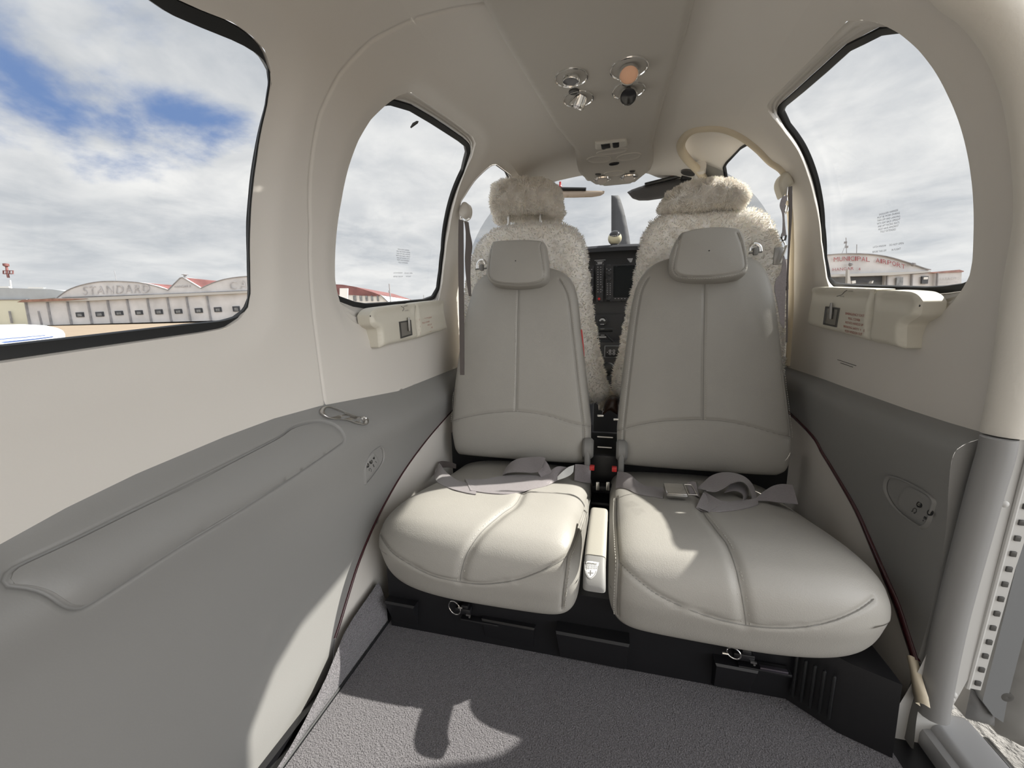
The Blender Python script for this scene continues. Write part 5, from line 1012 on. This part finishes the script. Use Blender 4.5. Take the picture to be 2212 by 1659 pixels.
# ---------------------------------------------------------------- outside: ground, hangars, wing, propeller
gp = np.array([(.9, .6, -1.6), atW(300, 699.5, 78.0), atW(1900, 668, 60.0)]); gn = np.cross(gp[1]-gp[0], gp[2]-gp[0]); gn *= np.sign(gn[2]); gn /= np.linalg.norm(gn)
gz = lambda x, y: gp[0][2]-(gn[0]*(x-gp[0][0])+gn[1]*(y-gp[0][1]))/gn[2]
mb = MB(); xs = np.concatenate([np.linspace(-320, -6, 20), np.linspace(-5, 5, 11), np.linspace(6, 320, 20)]); mb.grid([[(x, y, gz(x, y)) for x in xs] for y in xs+40])
M_apron = mat('apron_concrete', (.31, .245, .18), .9, var=(.6, .10), bump=[('n', 22, .8, .03)])
k = mb.build('apron_ground', M_apron); k.name = 'ground'; tag(k, kind='structure')
mb = MB(); xs = np.linspace(-14, 14, 15); mb.grid([[(x, y, gz(x, y)+.015) for x in xs] for y in xs+2]); k = mb.build('floor_outside', mat('grey_concrete', (.12, .117, .112), .9, var=(9, .35, 8), bump=[('n', 40, 1.0, .03)])); k.name = 'ground'; tag(k, kind='structure')
nh = unit([CF[0], CF[1], 0.0]); hz = np.array([nh[1], -nh[0], 0])
def facade(w): p0 = atW(300, 690, w); return lambda x, y: atPlane(x, y, p0, nh)
M_hw = mat('weathered_white', (.62, .62, .635), .8, var=(.35, .14, 6)); M_hd = mat('weathered_dark', (.30, .30, .315), .8, var=(1, .2)); M_redroof = mat('red_roof', (.20, .085, .082), .7, var=(.5, .35)); M_yel = mat('pale_yellow_metal', (.68, .68, .56), .6, var=(.4, .04)); M_groof = mat('grey_roof', (.42, .45, .475), .6, var=(.5, .06))
M_dark = mat('dark_opening', (.05, .055, .065), .6, var=(.8, .3)); M_faded = mat('faded_letters', (.50, .495, .51), .8, var=(1.2, .35)); M_redl = mat('red_letters', (.32, .07, .08), .7, var=(1.0, .2)); M_win = mat('dirty_pane', (.20, .21, .22), .4, var=(2, .4))
def arc(L, n=6): return [tuple(p) for p in spline(np.array(L, float), n)]
def slabp(name, f, px, depth, m, parent, dz0=0.0): return MB().prism([f(x, y)+nh*dz0 for x, y in px], nh*depth).build(name, m, parent, False)
# large weathered hangar seen through the left rear window
f = facade(78.0); H = root('hangar', f(300, 699), 'long weathered white hangar with arched gables, seen through the left rear window', 'hangar')
wallx = [(55.6, 651), (640, 628), (640, 690), (66, 702.5)]
slabp('wall', f, [(55.6, 651), (640, 627.5), (640, 687), (540, 690.5), (66, 703.5)], 22, M_hw, H)
g1_ = arc([(125, 645), (150, 627), (180, 615.5), (215, 608.5), (250, 607), (290, 608.6), (314, 611.5), (340, 617.5), (367, 626)])
slabp('gable', f, g1_+[(367, 640), (128, 651)], 22, M_hw, H, -.3)
slabp('gable_edge', f, g1_+[(x, y+1.5) for x, y in g1_[::-1]], .4, M_hd, H, -.5)
slabp('gable', f, [(366, 627), (393, 600), (399, 599), (437, 622), (437, 636), (366, 640)], 22, M_hw, H, -.35)
slabp('gable_edge', f, [(366, 627), (393, 600), (399, 599), (437, 622), (437, 623.4), (399, 600.4), (393.5, 601.4), (367, 628)], .4, M_hd, H, -.55)
g3_ = arc([(437, 622), (470, 608), (500, 600.5), (540, 596.5), (600, 597), (640, 603)])
slabp('gable', f, g3_+[(640, 632), (437, 637)], 22, M_hw, H, -.3); slabp('gable_edge', f, g3_+[(x, y+1.5) for x, y in g3_[::-1]], .4, M_hd, H, -.5)
mb = MB(); a = [f(*p) for p in [(399, 599.5), (437, 622.5)]]; b2 = [f(477, 605)+nh*18, f(470, 609)+nh*2]; mb.add([a[0], b2[0], b2[1], a[1]], [(0, 1, 2, 3)]); mb.build('roof', M_redroof, H, False)
mb = MB(); a = [f(*p) for p in [(312, 611), (367, 626)]]; b2 = [f(374, 614)+nh*18, f(380, 617)+nh*6]; mb.add([a[0], b2[0], b2[1], a[1]], [(0, 1, 2, 3)]); mb.build('roof', M_redroof, H, False)
slabp('eaves', f, [(50, 653), (62, 648), (125, 645), (200, 643), (640, 625), (640, 628.5), (200, 650), (55, 653.5)], .8, M_frame, H, -.8); slabp('eaves_rust', f, [(50, 653.2), (62, 648), (124, 645.5), (200, 645.5), (150, 650)], .4, mat('rust', (.30, .17, .13), .8, var=(1, .3)), H, -1.0)
slabp('ledge', f, [(140, 642), (367, 634.5), (640, 623), (640, 624.4), (367, 636), (140, 643.4)], .5, M_hd, H, -.6)
for xt, yt in ((56.5, 653), (103, 652.5), (146, 651), (190, 649), (232.6, 648), (274.7, 646.5), (318.6, 645), (361.6, 643), (402.8, 641.5), (447, 640)):
    yb2 = 703-(xt-66)*.0275; dx = 9.5 if xt < 300 else 9; slabp('pilaster', f, [(xt, yt), (xt+2.2, yt), (xt+dx+2.6, yb2), (xt+dx, yb2)], .4, M_hd, H, -.35)
for x0, y0, x1, y1 in ((165, 675, 182, 685), (207.5, 674, 225, 684), (249.5, 672, 266.5, 681), (293, 670.6, 309, 680), (335.7, 668.7, 352, 679), (377.5, 668, 394, 677.6), (421.5, 666, 438, 676), (463, 664, 479, 674), (503, 662, 518.6, 673)):
    wf = slabp('window', f, [(x0, y0), (x1-1, y0-.6), (x1+1, y1-.6), (x0+2, y1)], .3, M_dark, H, -.2); slabp('pane', f, [(x0+5, y0+3), (x1-3, y0+2.6), (x1-2, y1-2), (x0+6, y1-1.4)], .1, M_win, wf, -.3)
slabp('door', f, [(83, 672), (85.5, 672), (93, 702), (90, 702)], .2, M_hd, H, -.2)
mb = MB(); ff = lambda x, y: f(x, y)-nh*.45
put_text(mb, 'STANDARD', ff, (184, 637), (327, 632), 18, gap=1.2); mb.build('faded_lettering', M_faded, H, False)
mb = MB(); put_text(mb, 'HANGAR 3', lambda x, y: f(x, y)-nh*.5, (382, 622), (416, 620.5), 4.6); mb.build('lettering', M_hd, H, False)
mb = MB(); put_text(mb, 'C A', ff, (499.6, 625), (536, 623), 17); mb.build('lettering', M_faded, H, False)
mb = MB(); mb.lathe(f(400, 597), [(.25, -.3), (.25, .25), (.6, .3), (0, .5)], (0, 0, 1), 10); mb.build('roof_vent', M_hd, H)
# pale yellow hangar
f = facade(84.0); H = root('hangar', f(20, 700), 'pale yellow corrugated metal hangar with a flat grey roof, at the far left', 'hangar')
slabp('wall', f, [(-160, 649), (60, 648), (68, 701), (-160, 706)], 20, M_yel, H)
slabp('roof', f, arc([(-160, 622), (0, 622), (60, 623.5), (110, 625), (145, 630.5)])+[(150, 640), (60, 648), (-160, 648)], 20, M_groof, H, .3)
slabp('eaves', f, [(-160, 646), (60, 646.2), (60, 648), (-160, 648)], .5, M_hd, H, -.3); slabp('downpipe', f, [(24, 672), (26, 672), (31.5, 698), (29, 698)], .3, M_hd, H, -.5)
slabp('skylight', f, [(-20, 618.5), (12, 618.5), (14, 621.5), (-20, 621.5)], .5, M_white, H, .5); slabp('skylight', f, [(55, 620), (88, 620.5), (86, 623), (53, 622.5)], .5, M_white, H, .5)
# beacon tower
f = facade(110.0); T = root('beacon_tower', f(24, 640), 'red and white airport beacon tower behind the pale yellow hangar', 'tower')
MB().tube([f(22, 605), f(24.5, 625)], .16, 8).build('mast', M_white, T); MB().tube([f(16.5, 592), f(18.3, 600)], .28, 8).build('mast_top', M_redroof, T)
slabp('platform', f, [(5.5, 590.5), (27, 590.5), (27.5, 592), (6, 592)], .3, M_redroof, T); slabp('railing', f, [(5.5, 584), (27, 584), (27, 585), (5.5, 585)], .3, M_redroof, T); [slabp('railing', f, [(x, 584), (x+.7, 584), (x+.7, 591), (x, 591)], .3, M_redroof, T) for x in (5.5, 12, 19, 26)]
mb = MB(); mb.lathe(f(14, 577), [(.25, -.9), (.25, .1), (.6, .3), (.6, .9), (.15, 1.0), (0, 1.0)], (0, 0, 1), 10); mb.build('beacon', M_redroof, T); MB().tube([f(14.2, 577), f(15, 590)], .25, 8).build('mast_top', M_redroof, T)
# thin radio mast
f = facade(100.0); MBm = MB(); MBm.tube([f(247, 585), f(252, 608)], .07, 6); tag(MBm.build('radio_mast', M_hd), 'thin radio mast above the arched gable of the weathered hangar', 'mast')
# red roofed building through the left cabin window
f = facade(95.0); H = root('hangar', f(780, 655), 'white building with a red arched roof, through the arched left cabin window', 'hangar')
rl = arc([(640, 622), (690, 615), (733, 614.5), (752.5, 617), (769, 620), (785, 625), (807, 632), (820.5, 637)])
slabp('roof', f, rl+[(818, 640), (755, 637), (640, 636)], 30, M_redroof, H); slabp('wall', f, [(640, 635), (755, 636), (822, 638), (838, 653), (838, 690), (640, 690)], 28, M_white, H, .3)
slabp('gable_edge', f, [(820, 636), (823, 637), (838, 651), (836, 652)], .5, M_hd, H, -.2); slabp('tower_block', f, [(736, 623), (753, 623), (753, 690), (736, 690)], 4, M_white, H, -.6)
for x0, x1 in ((762.5, 768.8), (776.4, 781.3), (789, 793.8), (801, 805), (814, 817.5)): slabp('window', f, [(x0, 638.6), (x1-.5, 638.8), (x1+.6, 650.5), (x0+1, 650.5)], .3, M_win, H, -.1)
mb = MB(); mb.tube([f(841, 613), f(844, 654)], .16, 6); mb.tube([f(840, 630), f(842.6, 630)], .3, 6); tag(mb.build('utility_pole', M_hd), 'thin dark utility pole beside the red roofed hangar', 'pole')
mb = MB(); mb.tube([f(915, 637.5), f(916, 650)], .09, 6); tag(mb.build('utility_pole', M_hd), 'tiny distant pole low in the right corner of the left cabin window', 'pole')
# municipal hangar through the right window
f = facade(60.0); H = root('hangar', f(1900, 668), 'white arched hangar with MUNICIPAL AIRPORT HANGAR 4 in red letters, through the right window', 'hangar')
ra = arc([(1600, 590), (1660, 569), (1720, 556), (1785, 550), (1815, 547.7), (1845, 547.4), (1874, 548.5), (1904, 552), (1934, 559), (1964, 568.5), (1994, 579), (2007, 582)])
slabp('gable', f, ra+[(2003, 589), (1914, 595), (1790, 599), (1600, 605)], 25, M_hw, H); slabp('gable_edge', f, ra+[(x, y+1.6) for x, y in ra[::-1]], .5, M_hd, H, -.3)
slabp('beam', f, [(1600, 598), (1791, 593.5), (2003, 586), (2003, 589), (1914, 595.5), (1791, 598.5), (1600, 604)], .6, M_frame, H, -.5)
slabp('opening', f, [(1600, 604), (1791, 598.5), (1914, 595.5), (1912, 668), (1600, 680)], .5, M_dark, H, .6)
slabp('door_leaf', f, [(1914, 595), (1969, 592), (1966, 664), (1911, 668)], .4, M_hw, H, .2); slabp('door_leaf', f, [(1971, 592), (2018, 589), (2015, 662), (1968, 664)], .4, M_hw, H, .2)
slabp('door_gap', f, [(1915.5, 595), (1918, 595), (1915, 668), (1912.5, 668)], .2, M_hd, H, -.1); slabp('door_gap', f, [(1969, 592), (1971.5, 592), (1968, 664), (1966, 664)], .2, M_hd, H, -.1)
slabp('window', f, [(1936, 600), (1950, 599), (1949, 616), (1935, 617)], .2, M_win, H, -.1)
wd = slabp('window', f, [(1991, 597), (2004.5, 596.5), (2003, 613), (1990, 613)], .2, M_dark, H, -.1); slabp('pane', f, [(1993, 599), (2002, 598.5), (2001.5, 603.5), (1992.5, 604)], .1, M_white, wd, -.2)
slabp('annex_wall', f, [(2018, 589), (2076, 587), (2073, 660), (2015, 664)], 12, M_hw, H, -.1); slabp('annex_roof', f, [(2005, 588.5), (2068, 583), (2078, 586), (2076, 588), (2018, 590.5)], 12, mat('faded_red_roof', (.40, .24, .22), .8, var=(.7, .3)), H, -.3); slabp('annex_edge', f, [(2019.5, 590), (2021.5, 590), (2018, 662), (2015.5, 662)], .2, M_hd, H, -.4)
slabp('white_post', f, [(1817, 584), (1820, 584), (1823.5, 614), (1816, 614)], .4, M_frame, H, -1.2); slabp('parked_item', f, [(1838, 607), (1846, 606), (1846.5, 612), (1838.5, 613)], .5, M_white, H, -.2); slabp('parked_item', f, [(1880, 612), (1882, 607), (1884.5, 606.5), (1883, 612)], .5, M_white, H, -.2)
ff = lambda x, y: f(x, y)-nh*.25; mb = MB()
def arc_text(mb, s, pts, h, slant):
    q = spline(np.array(pts, float), 8); L = np.concatenate([[0], np.cumsum(np.linalg.norm(np.diff(q, axis=0), axis=1))]); n = len(s); W = {'I': .45, 'M': 1.2, 'N': 1.05}; ws = np.array([W.get(c, 1.0) for c in s]); e = np.concatenate([[0], np.cumsum(ws)])/ws.sum()*L[-1]
    for i, ch in enumerate(s):
        a, b = e[i]+.06*L[-1]/n, e[i+1]-.12*L[-1]/n; g = lambda t: (np.interp(t, L, q[:, 0]), np.interp(t, L, q[:, 1]))
        put_text(mb, ch, ff, g(a), g(b), h)
arc_text(mb, 'MUNICIPAL', [(1797.5, 566), (1815, 564.5), (1840, 563.8), (1860, 564.8), (1877, 566.3)], 9.8, 0)
arc_text(mb, 'AIRPORT', [(1888, 567), (1910, 571), (1932, 575.8), (1953, 582.5)], 9.6, 0)
arc_text(mb, 'HANGAR', [(1795.5, 586), (1818, 584.5), (1842, 583.3)], 6.4, 0); arc_text(mb, '4', [(1850.5, 584.8), (1856.5, 584.6)], 6.2, 0)
mb.build('sign_lettering', M_redl, H, False)
mb = MB(); put_text(mb, 'F.A.R.A.OPRO', lambda x, y: f(x, y)-nh*.4, (2024, 606), (2066, 604), 5.5); put_text(mb, 'MOTOR FERMA TOWN', lambda x, y: f(x, y)-nh*.4, (2023, 614), (2062, 611.5), 3.4); mb.build('faded_lettering', M_faded, H, False)
for a, b_, c_ in (((1827.4, 513.4), (1828.6, 547), 'tall antenna with a side stay on top of the municipal hangar'), ((1850.8, 528), (1850.4, 547.5), 'short antenna on top of the municipal hangar')):
    mb = MB(); mb.tube([f(*a), f(*b_)], .05, 6)
    if a[0] < 1840: mb.tube([f(1827, 528), f(1819, 547)], .03, 5); mb.box(f(1826.3, 524), (.3, .2, .3)); mb.box(f(1829, 533.5), (.3, .2, .3))
    tag(mb.build('antenna', M_hd), c_, 'antenna')
for x, y in ((1830.5, 572), (1964.5, 572)): mb = MB(); mb.lathe(f(x, y)-nh*.5, [(.3, 0), (.2, .3), (0, .35)], -nh, 10); tag(mb.build('floodlight', M_hd), 'small floodlight on the gable above the red word HANGAR' if x < 1900 else 'small floodlight near the right roof edge of the municipal hangar', 'lamp')
# left wing with its tip tank
WG = root('aircraft_wing', (-5.0, 1.2, -.9), 'white wing tip with blue stripes outside the left rear window', 'wing')
tip = atX(141, 722.5, -5.0); ta = atX(0, 698, -5.0); tb = atX(60, 702.5, -5.0)
M_wing = mat('white_paint', (.82, .83, .84), .25, coat=.3); M_blue = mat('blue_stripe', (.05, .10, .28), .25, coat=.3)
Rz = .155; c0 = np.array([-5.0, tip[1], tip[2]]); ln = 2.6; G = []
tz = np.linspace(0, 1, 40)
def tank(t, th, e=0.0):
    r = np.interp(t, [0, .008, .02, .05, .10, .2, .4, .7, 1], [.001, .30, .46, .68, .86, .99, 1.0, .75, .1]); zc2 = np.interp(t, [0, .1, .25, .4, 1], [0, -.03, -.06, -.075, -.02]); return c0+np.array([(.13*r+e)*math.cos(th), -ln*t, zc2+(Rz*r+e)*math.sin(th)])
tt = np.linspace(0, 1, 60)**1.6; mb = MB(); mb.grid([[tank(t, a) for a in np.linspace(0, 2*PI, 33)[:-1]] for t in tt], False, True); mb.build('tip_tank', M_wing, WG)
for a0, a1, t0 in ((-.62, -.30, .06), (-.02, .05, .05), (.18, .22, .07)):
    mb = MB(); mb.grid([[tank(t, a, .002) for a in np.linspace(a0, a1, 5)] for t in np.linspace(t0, .9, 40)]); mb.build('stripe', M_blue, WG)
mb = MB(); pr2 = [(0, 0), (.05, .06), (.25, .10), (.6, .08), (1, 0), (.6, -.02), (.2, -.04), (.05, -.03)]
mb.grid([[(x, yl-cl*u_, zb2+cl*.55*v_) for u_, v_ in pr2] for x, yl, cl, zb2 in ((-5.0, 2.1, 1.2, c0[2]-.05), (-.62, 2.3, 1.9, -.78))], False, True); mb.build('wing_panel', M_wing, WG)
# propeller
PP = root('propeller', (0, 3.3, 0), 'dark grey propeller blade standing upright beyond the windscreen', 'propeller')
bl = [(1320.5, 423), (1337, 422), (1341, 432), (1347, 450), (1353, 475), (1358, 500), (1362, 526), (1364, 545), (1360, 600), (1352, 650), (1330, 650), (1322, 600), (1320.5, 526)]
o = [tuple(atY(x, y, 3.3)[[0, 2]]) for x, y in bl]; cx_ = np.mean([p[0] for p in o])
pad('blade', o, lambda x, z, H: np.stack([x, 3.31-H+.25*(x-cx_), z], -1), .028, .03, mat('blade_grey', (.075, .077, .082), .7, var=(9, .1)), PP, .02, base=-.01)
hc = atY(1340, 675, 3.3); mb = MB(); mb.lathe((hc[0], 3.35, hc[2]), [(.18, -.12), (.17, 0), (.13, .2), (.06, .32), (0, .36)], (0, 1, 0), 28); mb.build('spinner', M_wing, PP)
# ---------------------------------------------------------------- sky, sun, camera
wd_ = bpy.data.worlds.new('sky'); scene.world = wd_; wd_.use_nodes = True; nt = wd_.node_tree; N, L = nt.nodes, nt.links; N.clear()
def nd(t, **k):
    n_ = N.new(t)
    for a, b_ in k.items(): setattr(n_, a, b_)
    return n_
def mth(op, a, b_=None, c_=None, clamp=False):
    n_ = nd('ShaderNodeMath', operation=op, use_clamp=clamp)
    for i, v in enumerate((a, b_, c_)):
        if v is None: continue
        if isinstance(v, (int, float)): n_.inputs[i].default_value = v
        else: L.new(v, n_.inputs[i])
    return n_.outputs[0]
def ramp(x, a, b_, lo=0.0, hi=1.0, smooth=True):
    n_ = nd('ShaderNodeMapRange', interpolation_type='SMOOTHSTEP' if smooth else 'LINEAR'); L.new(x, n_.inputs[0]); n_.inputs[1].default_value = a; n_.inputs[2].default_value = b_; n_.inputs[3].default_value = lo; n_.inputs[4].default_value = hi; return n_.outputs[0]
def mixc(f_, a, b_):
    n_ = nd('ShaderNodeMix', data_type='RGBA')
    if isinstance(f_, (int, float)): n_.inputs[0].default_value = f_
    else: L.new(f_, n_.inputs[0])
    for i, v in ((6, a), (7, b_)):
        if isinstance(v, tuple): n_.inputs[i].default_value = (*v, 1)
        else: L.new(v, n_.inputs[i])
    return n_.outputs[2]
tc = nd('ShaderNodeTexCoord'); sep = nd('ShaderNodeSeparateXYZ'); L.new(tc.outputs['Generated'], sep.inputs[0]); dx_, dy_, dz_ = sep.outputs
den = mth('ADD', mth('MAXIMUM', dz_, 0.0), .16); comb = nd('ShaderNodeCombineXYZ'); L.new(mth('DIVIDE', dx_, den), comb.inputs[0]); L.new(mth('DIVIDE', dy_, den), comb.inputs[1]); comb.inputs[2].default_value = 4.3
def noise(scale, det, rough, dist, off):
    v = nd('ShaderNodeVectorMath', operation='ADD'); L.new(comb.outputs[0], v.inputs[0]); v.inputs[1].default_value = off; n_ = nd('ShaderNodeTexNoise'); n_.inputs['Scale'].default_value = scale; n_.inputs['Detail'].default_value = det; n_.inputs['Roughness'].default_value = rough; n_.inputs['Distortion'].default_value = dist; L.new(v.outputs[0], n_.inputs['Vector']); return n_.outputs['Fac']
def toward(px, py, a, b_):
    d = unit(ray(px, py)); v = nd('ShaderNodeVectorMath', operation='DOT_PRODUCT'); L.new(tc.outputs['Generated'], v.inputs[0]); v.inputs[1].default_value = tuple(d); return ramp(v.outputs['Value'], a, b_)
n1 = noise(.95, 9, .56, .35, (3.1, 1.7, 0)); n2 = noise(1.9, 8, .6, .3, (8.2, 5.1, 2)); n3 = noise(.75, 5, .5, .2, (1.2, 9.4, 5))
cov = mth('ADD', n1, mth('MULTIPLY', toward(60, -60, .93, .998), -.26)); cov = mth('ADD', cov, mth('MULTIPLY', toward(830, 420, .985, .999), -.07)); cov = mth('ADD', cov, mth('MULTIPLY', toward(1900, 300, .80, .98), .12))
cf_ = ramp(cov, .21, .36); haze = ramp(dz_, .0, .22, 1.0, 0.0)
lum = mth('ADD', mth('MULTIPLY', ramp(n2, .30, .70), .55), mth('MULTIPLY', ramp(n3, .35, .65), .45)); cloud = mixc(lum, (.50, .53, .575), (1.0, .985, .96)); blue = mixc(haze, (.19, .30, .56), (.60, .70, .80)); skyc = mixc(cf_, blue, cloud); skyc = mixc(mth('MULTIPLY', haze, .35), skyc, (.86, .87, .87))
v_ = nd('ShaderNodeVectorMath', operation='DOT_PRODUCT'); L.new(tc.outputs['Generated'], v_.inputs[0]); v_.inputs[1].default_value = tuple(unit(SKY_BOOST_DIR)); back = mth('ADD', 1.0, ramp(v_.outputs['Value'], .78, .97, 0.0, SKY_BOOST-1)); sc_ = mth('MULTIPLY', back, SKY)  # unseen bright patch added to the sky, lights the left wall
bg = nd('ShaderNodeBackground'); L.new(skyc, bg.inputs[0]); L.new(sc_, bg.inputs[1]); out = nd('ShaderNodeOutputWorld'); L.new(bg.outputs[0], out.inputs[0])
su = bpy.data.lights.new('sun', 'SUN'); su.energy = SUN; su.angle = math.radians(.7); su.color = (1, .95, .86); so = bpy.data.objects.new('sun', su); COL.objects.link(so); so.rotation_euler = Vector(unit(SUN_DIR)).to_track_quat('Z', 'Y').to_euler()
cam = bpy.data.cameras.new('camera'); cam.sensor_fit = 'HORIZONTAL'; cam.sensor_width = 36; cam.lens = FPX/W_*36; cam.clip_start = .02; cam.clip_end = 2000; co = bpy.data.objects.new('camera', cam); COL.objects.link(co)
Mx = Matrix.Identity(4)
for i in range(3): Mx[i][0], Mx[i][1], Mx[i][2], Mx[i][3] = CR[i], CU[i], -CF[i], CAM[i]
co.matrix_world = Mx; scene.camera = co
scene.view_settings.view_transform = 'Standard'; scene.view_settings.look = 'None'; scene.view_settings.gamma = 1; scene.view_settings.exposure = EXPO; scene.view_settings.use_curve_mapping = False
scene.cycles.max_bounces = 14; scene.cycles.diffuse_bounces = 10; scene.cycles.transparent_max_bounces = 24; scene.cycles.use_denoising = True; scene.cycles.sample_clamp_indirect = 6; scene.cycles.caustics_reflective = False; scene.cycles.caustics_refractive = False
